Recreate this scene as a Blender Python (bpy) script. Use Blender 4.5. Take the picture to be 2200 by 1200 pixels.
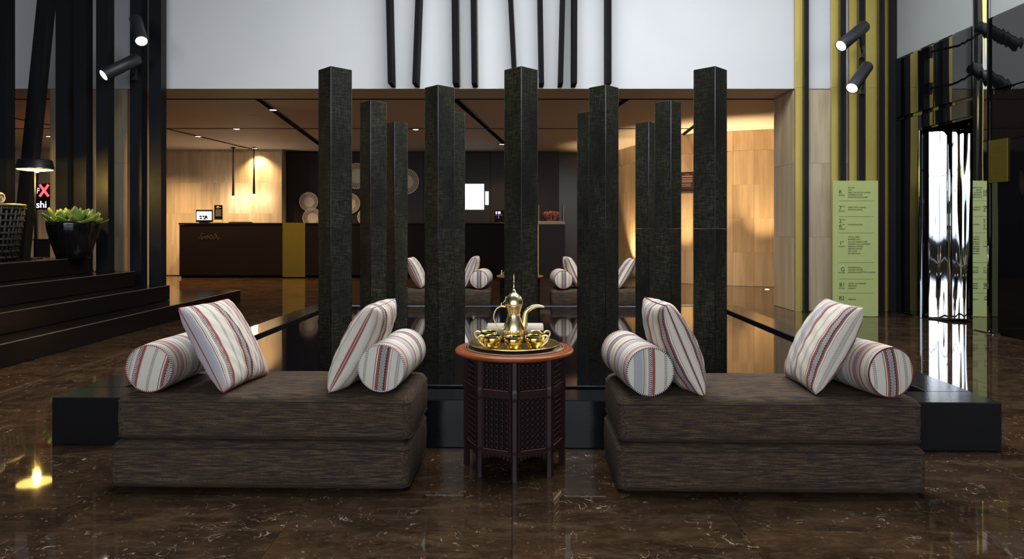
import bpy, bmesh, math, random
from mathutils import Vector, Matrix
random.seed(7)
PI = math.pi
scene = bpy.context.scene
C = scene.collection
for o in list(bpy.data.objects): bpy.data.objects.remove(o)

# ------------------------------------------------------------------ camera, world, lights, exposure
F = 1467.0; CZ = 1.05
cd = bpy.data.cameras.new('camera'); cam = bpy.data.objects.new('camera', cd); C.objects.link(cam)
cd.sensor_width = 36; cd.lens = 24.0; cd.shift_y = -110/2200; cd.clip_start = .05; cd.clip_end = 200
cam.location = (0, 0, CZ); cam.rotation_euler = (PI/2, 0, 0)
scene.camera = cam
w = bpy.data.worlds.new('world'); scene.world = w; w.use_nodes = True
w.node_tree.nodes['Background'].inputs[0].default_value = (.62, .74, .9, 1)
w.node_tree.nodes['Background'].inputs[1].default_value = 1.2
vs = scene.view_settings
vs.view_transform = 'Standard'; vs.look = 'None'; vs.gamma = 1; vs.exposure = 0.2; vs.use_curve_mapping = False
try:
    scene.cycles.use_denoising = True
    scene.cycles.sample_clamp_indirect = 4.0
    scene.cycles.max_bounces = 9; scene.cycles.glossy_bounces = 5; scene.cycles.diffuse_bounces = 3
    scene.cycles.caustics_reflective = False; scene.cycles.caustics_refractive = False
except Exception: pass

def area(name, loc, rot, sx, sy, power, col):
    l = bpy.data.lights.new(name, 'AREA'); l.shape = 'RECTANGLE'; l.size = sx; l.size_y = sy
    l.energy = power; l.color = col
    o = bpy.data.objects.new(name, l); o.location = loc; o.rotation_euler = rot; C.objects.link(o); return o
def spot(name, loc, d, power, col, angle=70, blend=.6, r=.03):
    l = bpy.data.lights.new(name, 'SPOT'); l.energy = power; l.color = col; l.spot_size = math.radians(angle)
    l.spot_blend = blend; l.shadow_soft_size = r
    o = bpy.data.objects.new(name, l); o.location = loc
    o.rotation_euler = Vector(d).to_track_quat('-Z', 'Y').to_euler(); C.objects.link(o); return o
def point(name, loc, power, col, r=.03):
    l = bpy.data.lights.new(name, 'POINT'); l.energy = power; l.color = col; l.shadow_soft_size = r
    o = bpy.data.objects.new(name, l); o.location = loc; C.objects.link(o); return o

WARM = (1, .63, .30); WARM2 = (1, .78, .55)
# daylight through tall windows behind the camera, plus an added overhead fill panel
area('overhead_fill', (.9, 4.8, 5.42), (0, 0, 0), 5.6, 3.4, 430, (.95, .98, 1))  # area light added under the closed ceiling for light from above
area('window_daylight', (-1.0, -7.35, 2.9), (PI/2, 0, 0), 11, 4.2, 430, (.94, .965, 1))

# ------------------------------------------------------------------ mesh helpers
class MB:
    def __init__(s): s.v = []; s.f = []; s.sm = []; s.uv = None; s.mi = []
    def add(s, vs, fs, smooth=False, M=None, mi=0):
        b = len(s.v)
        for p in vs:
            p = Vector(p)
            s.v.append(M @ p if M is not None else p)
        for f in fs:
            s.f.append([i + b for i in f]); s.sm.append(smooth); s.mi.append(mi)
        return s
    def box(s, x0, x1, y0, y1, z0, z1, M=None, mi=0):
        vs = [(x, y, z) for z in (z0, z1) for y in (y0, y1) for x in (x0, x1)]
        return s.add(vs, [(0,2,3,1), (4,5,7,6), (0,1,5,4), (2,6,7,3), (0,4,6,2), (1,3,7,5)], False, M, mi)
    def cbox(s, cx, cy, cz, sx, sy, sz, M=None, mi=0):
        return s.box(cx-sx/2, cx+sx/2, cy-sy/2, cy+sy/2, cz-sz/2, cz+sz/2, M, mi)
    def bbox(s, x0, x1, y0, y1, z0, z1, b=.004, M=None):      # box with chamfered edges
        vs = []
        for sx, X, dx in ((0, x0, b), (1, x1, -b)):
            for sy, Y, dy in ((0, y0, b), (1, y1, -b)):
                for sz, Z, dz in ((0, z0, b), (1, z1, -b)):
                    vs += [(X, Y+dy, Z+dz), (X+dx, Y, Z+dz), (X+dx, Y+dy, Z)]
        bm = bmesh.new()
        for p in vs: bm.verts.new(p)
        bmesh.ops.convex_hull(bm, input=bm.verts)
        bmesh.ops.dissolve_limit(bm, angle_limit=.01, verts=bm.verts, edges=bm.edges)
        bm.verts.index_update()
        r = s.add([v.co.copy() for v in bm.verts], [[v.index for v in f.verts] for f in bm.faces], False, M)
        bm.free(); return r
    def lathe(s, prof, n=32, M=None, smooth=True, cap=True):
        vs = []; fs = []
        for r, z in prof:
            for k in range(n):
                a = 2*PI*k/n; vs.append((r*math.cos(a), r*math.sin(a), z))
        for i in range(len(prof)-1):
            for k in range(n):
                k2 = (k+1) % n
                fs.append((i*n+k, i*n+k2, (i+1)*n+k2, (i+1)*n+k))
        if cap:
            if prof[0][0] > 1e-5: fs.append(tuple(range(n))[::-1])
            if prof[-1][0] > 1e-5: fs.append(tuple((len(prof)-1)*n + k for k in range(n)))
        return s.add(vs, fs, smooth, M)
    def tube(s, pts, r, n=8, closed=False, M=None, cap=True):
        pts = [Vector(p) for p in pts]; N = len(pts); vs = []; fs = []
        rr = r if isinstance(r, (list, tuple)) else [r]*N
        up = Vector((0, 0, 1)); prev = None
        for i, p in enumerate(pts):
            a = pts[(i-1) % N] if (closed or i > 0) else p
            b = pts[(i+1) % N] if (closed or i < N-1) else p
            t = (b-a).normalized()
            if prev is None:
                x = t.cross(up)
                if x.length < 1e-3: x = t.cross(Vector((1, 0, 0)))
            else: x = prev - t*prev.dot(t)
            x.normalize(); prev = x; y = t.cross(x)
            for k in range(n):
                q = 2*PI*k/n; vs.append(p + (x*math.cos(q) + y*math.sin(q))*rr[i])
        for i in range(N if closed else N-1):
            j = (i+1) % N
            for k in range(n):
                k2 = (k+1) % n; fs.append((i*n+k, i*n+k2, j*n+k2, j*n+k))
        if cap and not closed:
            fs.append(tuple(range(n))[::-1]); fs.append(tuple((N-1)*n+k for k in range(n)))
        return s.add(vs, fs, True, M)
    def mesh(s, name, mats):
        me = bpy.data.meshes.new(name)
        me.from_pydata([tuple(v) for v in s.v], [], s.f)
        for p, sm, mi in zip(me.polygons, s.sm, s.mi): p.use_smooth = sm; p.material_index = mi
        if s.uv is not None:
            uv = me.uv_layers.new(name='UVMap')
            for l in me.loops: uv.data[l.index].uv = s.uv[l.vertex_index]
        for m in (mats if isinstance(mats, (list, tuple)) else [mats]): me.materials.append(m)
        me.validate(); me.update(); return me
    def split(s, name, mats, parent=None):                   # one object for every connected piece
        par = list(range(len(s.v)))
        def find(i):
            while par[i] != i: par[i] = par[par[i]]; i = par[i]
            return i
        for f in s.f:
            for i in f[1:]: par[find(i)] = find(f[0])
        grp = {}
        for f, sm in zip(s.f, s.sm): grp.setdefault(find(f[0]), []).append((f, sm))
        out = []
        for fl in grp.values():
            ids = sorted({i for f, _ in fl for i in f}); mp = {i: k for k, i in enumerate(ids)}
            m = MB(); m.v = [s.v[i] for i in ids]; m.f = [[mp[i] for i in f] for f, _ in fl]; m.sm = [q for _, q in fl]; m.mi = [0]*len(fl)
            out.append(m.build(name, mats, parent))
        return out
    def build(s, name, mats, parent=None, loc=None, rot=None):
        o = bpy.data.objects.new(name, s.mesh(name, mats)); C.objects.link(o)
        if parent is not None: o.parent = parent
        if loc is not None: o.location = loc
        if rot is not None: o.rotation_euler = rot
        return o
def tag(o, label=None, cat=None, group=None, kind=None):
    if label: o['label'] = label
    if cat: o['category'] = cat
    if group: o['group'] = group
    if kind: o['kind'] = kind
    return o
def thing(name, label, cat, loc=(0, 0, 0), rz=0, group=None, kind=None):
    o = bpy.data.objects.new(name, None); C.objects.link(o); o.location = loc; o.rotation_euler = (0, 0, rz)
    o.empty_display_size = .05
    return tag(o, label, cat, group, kind)
def copy_tree(o, parent=None):
    c = o.copy(); C.objects.link(c); c.parent = parent
    for ch in o.children: copy_tree(ch, c)
    return c
def inst(name, me, parent=None, loc=(0, 0, 0), rot=(0, 0, 0), M=None):
    o = bpy.data.objects.new(name, me); C.objects.link(o)
    if parent is not None: o.parent = parent
    if M is not None: o.matrix_local = M
    else: o.location = loc; o.rotation_euler = rot
    return o
def struct(o): o['kind'] = 'structure'; return o
def X(px, D): return (px-1100)*D/F
def Z(py, D): return CZ - (py-490)*D/F
def frame(o, ex, ey, ez):
    ex, ey, ez = Vector(ex), Vector(ey), Vector(ez)
    M = Matrix.Identity(4)
    for i, e in enumerate((ex, ey, ez)):
        for r in range(3): M[r][i] = e[r]
    for r in range(3): M[r][3] = o[r]
    return M
def axisM(o, d):                                             # local z along d
    q = Vector(d).to_track_quat('Z', 'Y'); M = q.to_matrix().to_4x4(); M.translation = Vector(o); return M
def arc_pts(pts, n):
    res = []
    for i in range(len(pts)-1):
        p0 = Vector(pts[max(i-1, 0)]); p1 = Vector(pts[i]); p2 = Vector(pts[i+1]); p3 = Vector(pts[min(i+2, len(pts)-1)])
        for k in range(n):
            t = k/n
            res.append(.5*((2*p1) + (p2-p0)*t + (2*p0-5*p1+4*p2-p3)*t*t + (3*p1-p0-3*p2+p3)*t**3))
    res.append(Vector(pts[-1])); return res
def smooth3(pts, n=4): return arc_pts([Vector(p) for p in pts], n)
def smoothr(r, n=4):
    out = []
    for i in range(len(r)-1): out += [r[i] + (r[i+1]-r[i])*k/n for k in range(n)]
    return out + [r[-1]]
def text_mb(body, size, M, align='LEFT', ext=.001):
    cu = bpy.data.curves.new('t', 'FONT'); cu.body = body; cu.size = size; cu.align_x = align; cu.extrude = ext
    cu.resolution_u = 3
    o = bpy.data.objects.new('t', cu); C.objects.link(o)
    dg = bpy.context.evaluated_depsgraph_get(); me = bpy.data.meshes.new_from_object(o.evaluated_get(dg))
    mb = MB(); mb.add([v.co.copy() for v in me.vertices], [list(p.vertices) for p in me.polygons], False, M)
    bpy.data.objects.remove(o); bpy.data.curves.remove(cu); bpy.data.meshes.remove(me)
    return mb
def face_cam(x, y, z):                                       # text standing upright, facing -Y
    return frame((x, y, z), (1, 0, 0), (0, 0, 1), (0, -1, 0))

# ------------------------------------------------------------------ node helpers
class E:
    nt = None
    def __init__(s, sock): s.s = sock
    @staticmethod
    def m(op, *a, clamp=False):
        n = E.nt.nodes.new('ShaderNodeMath'); n.operation = op; n.use_clamp = clamp
        for i, x in enumerate(a):
            if isinstance(x, E): E.nt.links.new(x.s, n.inputs[i])
            else: n.inputs[i].default_value = float(x)
        return E(n.outputs[0])
    def __add__(s, o): return E.m('ADD', s, o)
    def __radd__(s, o): return E.m('ADD', o, s)
    def __sub__(s, o): return E.m('SUBTRACT', s, o)
    def __rsub__(s, o): return E.m('SUBTRACT', o, s)
    def __mul__(s, o): return E.m('MULTIPLY', s, o)
    def __rmul__(s, o): return E.m('MULTIPLY', o, s)
    def __truediv__(s, o): return E.m('DIVIDE', s, o)
    def __lt__(s, o): return E.m('LESS_THAN', s, o)
    def __gt__(s, o): return E.m('GREATER_THAN', s, o)
    def abs(s): return E.m('ABSOLUTE', s)
    def fr(s): return E.m('FRACT', s)
    def mod(s, k): return E.m('FLOORED_MODULO', s, k)
    def sq(s): return E.m('SQRT', s)
def within(u, a, b): return (u > a)*(u < b)
def new_mat(name):
    m = bpy.data.materials.new(name); m.use_nodes = True; nt = m.node_tree; E.nt = nt
    return m, nt, nt.nodes['Principled BSDF']
def setp(b, **k):
    for a, v in k.items():
        key = {'base': 'Base Color', 'rough': 'Roughness', 'metal': 'Metallic', 'spec': 'Specular IOR Level', 'ior': 'IOR',
               'trans': 'Transmission Weight', 'coat': 'Coat Weight', 'coatr': 'Coat Roughness', 'emis': 'Emission Color',
               'estr': 'Emission Strength', 'sheen': 'Sheen Weight', 'alpha': 'Alpha'}[a]
        b.inputs[key].default_value = (*v, 1) if isinstance(v, tuple) else v
def mix(nt, fac, a, b, typ='MIX'):
    n = nt.nodes.new('ShaderNodeMix'); n.data_type = 'RGBA'; n.blend_type = typ
    for i, x in ((0, fac), (6, a), (7, b)):
        if isinstance(x, E): nt.links.new(x.s, n.inputs[i])
        elif isinstance(x, bpy.types.NodeSocket): nt.links.new(x, n.inputs[i])
        else: n.inputs[i].default_value = (*x, 1) if isinstance(x, tuple) else x
    return n.outputs[2]
def noise(nt, vec, scale, detail=3, rough=.55, dist=0):
    n = nt.nodes.new('ShaderNodeTexNoise'); n.inputs['Scale'].default_value = scale
    n.inputs['Detail'].default_value = detail; n.inputs['Roughness'].default_value = rough; n.inputs['Distortion'].default_value = dist
    if vec is not None: nt.links.new(vec, n.inputs['Vector'])
    return E(n.outputs[0])
def mapping(nt, vec, scale=(1, 1, 1), loc=(0, 0, 0)):
    n = nt.nodes.new('ShaderNodeMapping'); n.inputs['Scale'].default_value = scale; n.inputs['Location'].default_value = loc
    nt.links.new(vec, n.inputs['Vector']); return n.outputs[0]
def coord(nt, kind='Object'): return nt.nodes.new('ShaderNodeTexCoord').outputs[kind]
def vadd(nt, a, b):
    n = nt.nodes.new('ShaderNodeVectorMath'); n.operation = 'ADD'; nt.links.new(a, n.inputs[0]); nt.links.new(b, n.inputs[1]); return n.outputs[0]
def rand_off(nt, k=37.0):
    oi = nt.nodes.new('ShaderNodeObjectInfo'); n = nt.nodes.new('ShaderNodeVectorMath'); n.operation = 'SCALE'
    cx = nt.nodes.new('ShaderNodeCombineXYZ')
    r = E(oi.outputs['Random'])
    for i, q in enumerate((1.0, 3.7, 7.3)): nt.links.new((r*q).s, cx.inputs[i])
    nt.links.new(cx.outputs[0], n.inputs[0]); n.inputs['Scale'].default_value = k
    return n.outputs[0], r
def bump(nt, b, h, strength=.2, dist=.01):
    n = nt.nodes.new('ShaderNodeBump'); n.inputs['Strength'].default_value = strength; n.inputs['Distance'].default_value = dist
    nt.links.new(h.s if isinstance(h, E) else h, n.inputs['Height']); nt.links.new(n.outputs[0], b.inputs['Normal'])
def sstep(x, a, b):
    n = E.nt.nodes.new('ShaderNodeMapRange'); n.interpolation_type = 'SMOOTHSTEP'
    E.nt.links.new(x.s, n.inputs[0]); n.inputs[1].default_value = a; n.inputs[2].default_value = b
    return E(n.outputs[0])
def plain(name, base, rough=.5, metal=0.0, **k):
    m, nt, b = new_mat(name); setp(b, base=base, rough=rough, metal=metal, **k)
    n = noise(nt, coord(nt), 14, 3)
    nt.links.new((n*.16 + (rough-.08)).s, b.inputs['Roughness']) if rough > .1 else None
    nt.links.new(mix(nt, n*.35, base, tuple(c*.72 for c in base)), b.inputs['Base Color'])
    return m
def emit(name, col, s):
    m, nt, b = new_mat(name); setp(b, base=(0, 0, 0), emis=col, estr=s, rough=.6); return m

def mat_marble():
    m, nt, b = new_mat('brown_marble')
    g = nt.nodes.new('ShaderNodeNewGeometry').outputs['Position']
    off, r = rand_off(nt)
    p = vadd(nt, g, off)
    n1 = noise(nt, p, 3.2, 6, .62, .5); n2 = noise(nt, p, 11, 5, .6, .4)
    n3 = noise(nt, mapping(nt, p, (4, 11, 4)), 1.0, 7, .68, .6)
    col = mix(nt, sstep(n1, .32, .68), (.016, .009, .0055), (.058, .032, .016))
    col = mix(nt, sstep(n3, .46, .70)*.7, col, (.105, .060, .031))
    col = mix(nt, sstep(n2, .52, .72)*.5, col, (.016, .010, .007))
    col = mix(nt, r*.30, col, (.030, .020, .014))
    def vein(scale, off3, th, mlo, mhi, dist):
        q = mapping(nt, p, (1, 1, 1), off3)
        v = noise(nt, q, scale, 2, .5, dist)
        msk = sstep(noise(nt, mapping(nt, p, (1, 1, 1), tuple(-x for x in off3)), scale*1.25, 2), mlo, mhi)
        return (1-sstep((v-.5).abs(), th*.35, th))*msk
    fz = noise(nt, mapping(nt, p, (30, 85, 30)), 1.0, 5, .7, .4)
    col = mix(nt, sstep(fz, .50, .74)*.55, col, (.110, .070, .042))
    vv = noise(nt, p, 2.3, 2)
    v1 = vein(9, (3.1, 8.2, 1), .010, .58, .66, 1.5)
    v2 = vein(19, (13.1, 2.2, 5), .018, .59, .66, 1.2)
    v3 = vein(4.5, (23.1, 5.2, 5), .0045, .54, .64, 2.2)
    fl = sstep(noise(nt, mapping(nt, p, (1.0, 2.2, 1), (9, 4, 2)), 21, 2, .5), .735, .76)
    col = mix(nt, E.m('MINIMUM', (v1*.85 + v2*.7 + v3*.6)*sstep(vv, .30, .62), 1.0), col, (.42, .33, .24))
    col = mix(nt, fl*.7, col, (.34, .19, .09))
    nt.links.new(col, b.inputs['Base Color'])
    setp(b, rough=.035, spec=.36)
    return m
def mat_travertine(name='travertine', tint=(1, 1, 1)):
    m, nt, b = new_mat(name)
    g = nt.nodes.new('ShaderNodeNewGeometry').outputs['Position']
    off, r = rand_off(nt, 11)
    p = vadd(nt, g, off)
    n1 = noise(nt, mapping(nt, p, (7, 7, .55)), 1.0, 5, .6); n2 = noise(nt, mapping(nt, p, (40, 40, 1.6)), 1.0, 3)
    c1 = tuple(a*t for a, t in zip((.46, .36, .23), tint)); c2 = tuple(a*t for a, t in zip((.68, .56, .39), tint))
    col = mix(nt, sstep(n1, .3, .7), c1, c2)
    col = mix(nt, sstep(n2, .5, .75)*.4, col, tuple(a*t for a, t in zip((.40, .30, .18), tint)))
    col = mix(nt, r*.22, col, tuple(a*t for a, t in zip((.34, .28, .2), tint)))
    nt.links.new(col, b.inputs['Base Color']); setp(b, rough=.42, spec=.3)
    bump(nt, b, n2, .15, .004)
    return m
def mat_ottoman():
    m, nt, b = new_mat('melange_weave')
    p = coord(nt)
    w1 = noise(nt, mapping(nt, p, (11, 230, 260)), 1.0, 4, .65)
    w2 = noise(nt, mapping(nt, p, (420, 420, 110)), 1.0, 2, .6)
    w3 = noise(nt, mapping(nt, p, (2.2, 26, 30)), 1.0, 3)
    col = mix(nt, sstep(w1, .40, .68), (.034, .0265, .0275), (.168, .110, .054))
    col = mix(nt, sstep(w3, .40, .72)*.45, col, (.066, .042, .024))
    col = mix(nt, sstep(w2, .46, .66)*.6, col, (.030, .024, .026))
    nt.links.new(col, b.inputs['Base Color']); setp(b, rough=.88, spec=.15, sheen=.0)
    bump(nt, b, w1 + w2, .35, .003)
    return m
def mat_pillar():
    m, nt, b = new_mat('hammered_bronze')
    p = vadd(nt, coord(nt), rand_off(nt, 5)[0])
    h = noise(nt, mapping(nt, p, (18, 18, 150)), 1.0, 4, .65); v = noise(nt, mapping(nt, p, (170, 170, 18)), 1.0, 4, .65)
    big = noise(nt, mapping(nt, p, (5, 5, 2.2)), 1.0, 3)
    f = sstep(h*.5 + v*.5, .42, .64)*sstep(big, .25, .7)
    col = mix(nt, f, (.012, .0122, .0085), (.074, .070, .044))
    nt.links.new(col, b.inputs['Base Color']); setp(b, rough=.55, spec=.22, metal=.0)
    bump(nt, b, h + v, .6, .003)
    return m
def mat_textile():
    m, nt, b = new_mat('embroidered_cotton')
    sx = nt.nodes.new('ShaderNodeSeparateXYZ'); nt.links.new(coord(nt, 'UV'), sx.inputs[0])
    u = E(sx.outputs[0]).mod(.40); v = E(sx.outputs[1])
    cream = (.80, .74, .63); white = (.84, .82, .80); red = (.40, .03, .03); maroon = (.11, .018, .03); navy = (.022, .022, .05)
    black = (.016, .012, .016); pink = (.55, .36, .32); brick = (.36, .07, .04)
    stops = [(0, white), (.040, maroon), (.0425, cream), (.047, red), (.049, cream), (.060, white), (.076, red), (.084, cream),
             (.170, maroon), (.1725, white), (.178, brick), (.186, black), (.216, brick), (.224, white), (.230, maroon), (.2325, cream),
             (.292, red), (.294, pink), (.300, cream), (.312, red), (.314, pink), (.335, red), (.337, cream), (.352, pink), (.358, cream)]
    ramp = nt.nodes.new('ShaderNodeValToRGB'); cr = ramp.color_ramp; cr.interpolation = 'CONSTANT'
    while len(cr.elements) < len(stops): cr.elements.new(.5)
    for e, (pp, c) in zip(cr.elements, stops): e.position = pp/.40; e.color = (*c, 1)
    nt.links.new((u/.40).s, ramp.inputs[0])
    col = ramp.outputs[0]
    def lat(a, bb, per, th):
        s1 = (((u+v)/per).fr()-.5).abs(); s2 = (((u-v)/per).fr()-.5).abs()
        return within(u, a, bb)*E.m('MAXIMUM', s1 < th, s2 < th)
    def chev(c, hw, per, duty, gap=0.0):
        wv = (u-c).abs(); return (wv < hw)*(wv > gap)*(((v+wv*.9)/per).fr() < duty)
    col = mix(nt, lat(.002, .038, .0062, .17), col, (.16, .17, .25))
    col = mix(nt, chev(.068, .0078, .0080, .55), col, black)
    saw = within(u, .084, .090)*((u-.084)/.006 < (((v/.0055).fr()-.5).abs()*2))
    col = mix(nt, saw, col, (.22, .02, .04))
    saw2 = within(u, .072, .076)*((.076-u)/.004 < (((v/.0065).fr()-.5).abs()*2))
    col = mix(nt, saw2, col, red)
    col = mix(nt, chev(.131, .0058, .0075, .40, .0004), col, navy)
    col = mix(nt, chev(.262, .0066, .0075, .40, .0006), col, navy)
    wv = (u-.201).abs()-.0062; q = ((v/.0115).fr()-.5)*.0115
    d = (wv*wv + q*q).sq(); ring = ((d-.0036).abs() < .0010)*within(u, .187, .215)
    dd = (u-.201).abs() + ((v/.0115 + .5).fr()-.5).abs()*.0115
    col = mix(nt, E.m('MAXIMUM', ring, (dd-.0026).abs() < .0007), col, white)
    for a, bb, per, c in ((.303, .309, .0065, (.30, .12, .14)), (.352, .358, .006, red), (.375, .380, .0075, (.16, .16, .24)), (.288, .292, .006, red)):
        col = mix(nt, within(u, a, bb)*((v/per).fr() < .5), col, c)
    col = mix(nt, lat(.317, .333, .0058, .15), col, (.34, .20, .24))
    fine = noise(nt, mapping(nt, coord(nt, 'UV'), (500, 500, 1)), 1.0, 2)
    col = mix(nt, fine*.25, col, (.40, .38, .36))
    nt.links.new(col, b.inputs['Base Color']); setp(b, rough=.9, spec=.1)
    bump(nt, b, fine, .25, .002)
    return m
def mat_cord(name, ca, cb, per=.0085):
    m, nt, b = new_mat(name)
    sx = nt.nodes.new('ShaderNodeSeparateXYZ'); nt.links.new(coord(nt, 'UV'), sx.inputs[0])
    f = ((E(sx.outputs[0]) + E(sx.outputs[1])*.4)/per).fr() < .5
    nt.links.new(mix(nt, f, ca, cb), b.inputs['Base Color']); setp(b, rough=.85, spec=.1); return m
def mat_brass(name, base, rough):
    m, nt, b = new_mat(name); p = coord(nt)
    n = noise(nt, mapping(nt, p, (60, 60, 3)), 1.0, 3)
    nt.links.new(mix(nt, n*.5, base, tuple(c*.7 for c in base)), b.inputs['Base Color'])
    setp(b, metal=1.0, rough=rough); return m
def mat_wavy(name, base, metal, rough, amp, spec=.5):
    m, nt, b = new_mat(name); setp(b, base=base, metal=metal, rough=rough, spec=spec)
    n = noise(nt, mapping(nt, coord(nt), (9, 9, .5)), 1.0, 1)
    bump(nt, b, n, amp, .05); return m
def mat_noisewall(name, a, bcol, rough=.6, spec=.25):
    m, nt, b = new_mat(name); n = noise(nt, coord(nt), 1.4, 4)
    nt.links.new(mix(nt, n, a, bcol), b.inputs['Base Color']); setp(b, rough=rough, spec=spec)
    bump(nt, b, noise(nt, coord(nt), 160, 2), .08, .002); return m
def mat_water():
    m, nt, b = new_mat('still_dark_water'); setp(b, base=(.004, .004, .005), rough=.05, ior=1.4, spec=.5)
    bump(nt, b, noise(nt, mapping(nt, coord(nt), (6, 6, 1)), 1.0, 2), .02, .01); return m
def mat_leaf():
    m, nt, b = new_mat('succulent_leaf'); oi = nt.nodes.new('ShaderNodeObjectInfo')
    col = mix(nt, E(oi.outputs['Random']), (.10, .20, .05), (.30, .36, .08))
    nt.links.new(col, b.inputs['Base Color']); setp(b, rough=.4); return m

M_marble = mat_marble(); M_trav = mat_travertine(); M_ott = mat_ottoman(); M_pil = mat_pillar(); M_tex = mat_textile()
M_white = mat_noisewall('white_plaster', (.66, .68, .70), (.74, .75, .76))
M_ceil = mat_noisewall('reception_ceiling_paint', (.64, .60, .57), (.68, .64, .60), .7)
M_dark = mat_noisewall('dark_brown_laminate', (.020, .014, .013), (.026, .018, .016), .45)
M_darkroom = mat_noisewall('dim_lobby_plaster', (.05, .05, .05), (.07, .065, .06), .7)
M_blackstone = mat_noisewall('polished_black_stone', (.008, .009, .011), (.014, .014, .016), .10)
M_stair = mat_noisewall('polished_dark_stair_stone', (.006, .005, .005), (.011, .008, .007), .14, .18)
M_post = plain('black_powder_coat', (.006, .0065, .009), .45, spec=.3)
M_fin = plain('black_fin_metal', (.006, .006, .008), .75, spec=.12)
M_gold = mat_brass('brushed_brass', (.78, .62, .17), .46)
M_goldedge = plain('dull_olive_edge', (.34, .33, .22), .6)
M_polish = mat_brass('polished_brass', (.95, .70, .24), .17)
M_traybr = mat_brass('engraved_brass', (.60, .48, .20), .25)
M_pot = mat_brass('pale_brass', (.88, .74, .42), .27)
M_chrome = mat_wavy('polished_steel', (.75, .77, .8), 1.0, .03, .35)
M_mirror = mat_wavy('mirror_steel', (.80, .81, .80), 1.0, .02, .05)
M_bglass = mat_wavy('black_glass', (.004, .004, .005), 0.0, .02, .03, .8)
M_water = mat_water()
M_wood = plain('dark_carved_wood', (.026, .011, .013), .36, spec=.3)
M_rim = plain('orange_stained_wood', (.27, .062, .013), .34, spec=.35)
M_ringw = plain('dark_inlay_wood', (.05, .022, .016), .35)
M_inlay = plain('bone_inlay', (.55, .42, .26), .4)
M_groove = plain('matt_black_channel', (.003, .003, .003), .9, spec=.02)
M_desk = mat_noisewall('desk_laminate', (.0055, .0038, .0038), (.007, .005, .0048), .55, .08)
M_deskgold = mat_brass('aged_brass', (.20, .165, .035), .5)
M_steel = plain('grey_edge_metal', (.30, .32, .36), .3, 1.0)
M_ridgelight = plain('pillar_ridge_highlight', (.07, .074, .085), .45, 1.0)
M_edgelight = plain('painted_edge_highlight', (.085, .065, .05), .4)
M_cord_red = mat_cord('red_white_cord', (.30, .02, .03), (.62, .58, .54))
M_cord_redthin = mat_cord('red_cord', (.34, .02, .03), (.40, .04, .04))
M_cord_plain = mat_cord('cream_cord', (.72, .66, .58), (.58, .50, .46))
M_cord_blk = mat_cord('black_white_cord', (.02, .02, .03), (.68, .65, .6))
M_cord_cream = mat_cord('cream_navy_cord', (.74, .70, .62), (.22, .22, .27))
M_cord_mar = mat_cord('maroon_cord', (.16, .02, .03), (.24, .05, .05))
M_piping = plain('dark_piping', (.022, .016, .015), .9)
M_cream = plain('cream_towelling', (.70, .63, .50), .9)
M_basketry = plain('pale_basketry', (.80, .70, .55), .8)
M_basketgap = plain('basketry_slots', (.30, .22, .16), .85)
M_green = plain('pale_green_sign_metal', (.46, .52, .20), .35)
M_ink = plain('dark_green_lettering', (.03, .05, .025), .6)
M_spot = plain('charcoal_spot_housing', (.020, .024, .028), .45)
M_lens = emit('lit_lens', (1, .86, .68), 9.0)
M_down = emit('lit_downlight', (1, .82, .58), 12.0)
M_blackgloss = plain('black_gloss_ceramic', (.006, .006, .007), .08)
M_leaf = mat_leaf()
M_wicker = plain('dark_wicker', (.030, .022, .014), .5)
M_bead = plain('worn_wood_bead', (.16, .07, .04), .4)

# ------------------------------------------------------------------ the setting
YW = 8.65; YB = 9.34; ZL = 2.82; ZTOP = 5.5
floor = struct(MB().box(-13, 9, -7.2, 18, -.30, -.012).build('floor', M_marble))
tile_me = MB().bbox(-.3993, .3993, -.3993, .3993, -.011, 0, .0006).mesh('tile', M_marble)
for i in range(-9, 6):
    for j in range(-2, 16):
        cx = .8*i + .4; cy = 2.37 + .8*j + .4
        if cx < -3.9 and cy < 9.4: continue
        if cx > 4.9: continue
        if abs(cx) < 1.9 and 3.75 < cy < 6.6: continue
        inst('tile', tile_me, floor, (cx, cy, 0))
struct(MB().box(-13, 9, -7.2, YW, ZTOP, ZTOP+.1).build('ceiling', M_darkroom))
struct(MB().box(-13, 9, YB, 17, ZL, ZL+.1).build('ceiling_reception', M_ceil))
# upper white wall over the opening, its soffit is the beam underside
struct(MB().box(-13, 9, YW, YB, ZL+.004, ZTOP).build('wall_back', M_white))
struct(MB().box(-13, 9, YW+.001, YB-.03, ZL-.004, ZL+.004).build('trim_1', M_ceil))
struct(MB().box(-13, 4, YB-.028, YB-.002, ZL-.012, ZL+.003).build('trim_2', M_groove))
# stone piers at both sides of the opening
pier_r = struct(MB().box(3.585, 9, YW+.02, YB-.02, 0, ZL-.004).build('wall_pier_right', M_trav))
pb = MB().bbox(-.299, .299, -.012, 0, -.4665, .4665, .0015).mesh('stone_panel', M_trav)
for i in range(2):
    for k in range(3): inst('stone_panel', pb, pier_r, (3.585+.30+.6*i, YW+.02, .47+.935*k))
pe = MB().bbox(-.012, 0, -.32, .32, -.4665, .4665, .0015).mesh('stone_panel', M_trav)
for k in range(3): inst('stone_panel', pe, pier_r, (3.585, (YW+YB)/2, .47+.935*k))
pier_l = struct(MB().box(-5.86, -4.88, YW+.02, YB-.02, 0, ZL-.004).build('wall_pier_left', M_trav))
pl_ = MB().bbox(-.2445, .2445, -.012, 0, -.4665, .4665, .0015).mesh('stone_panel', M_trav)
for i in range(2):
    for k in range(3): inst('stone_panel', pl_, pier_l, (-5.615+.49*i, YW+.02, .47+.935*k))
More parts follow.
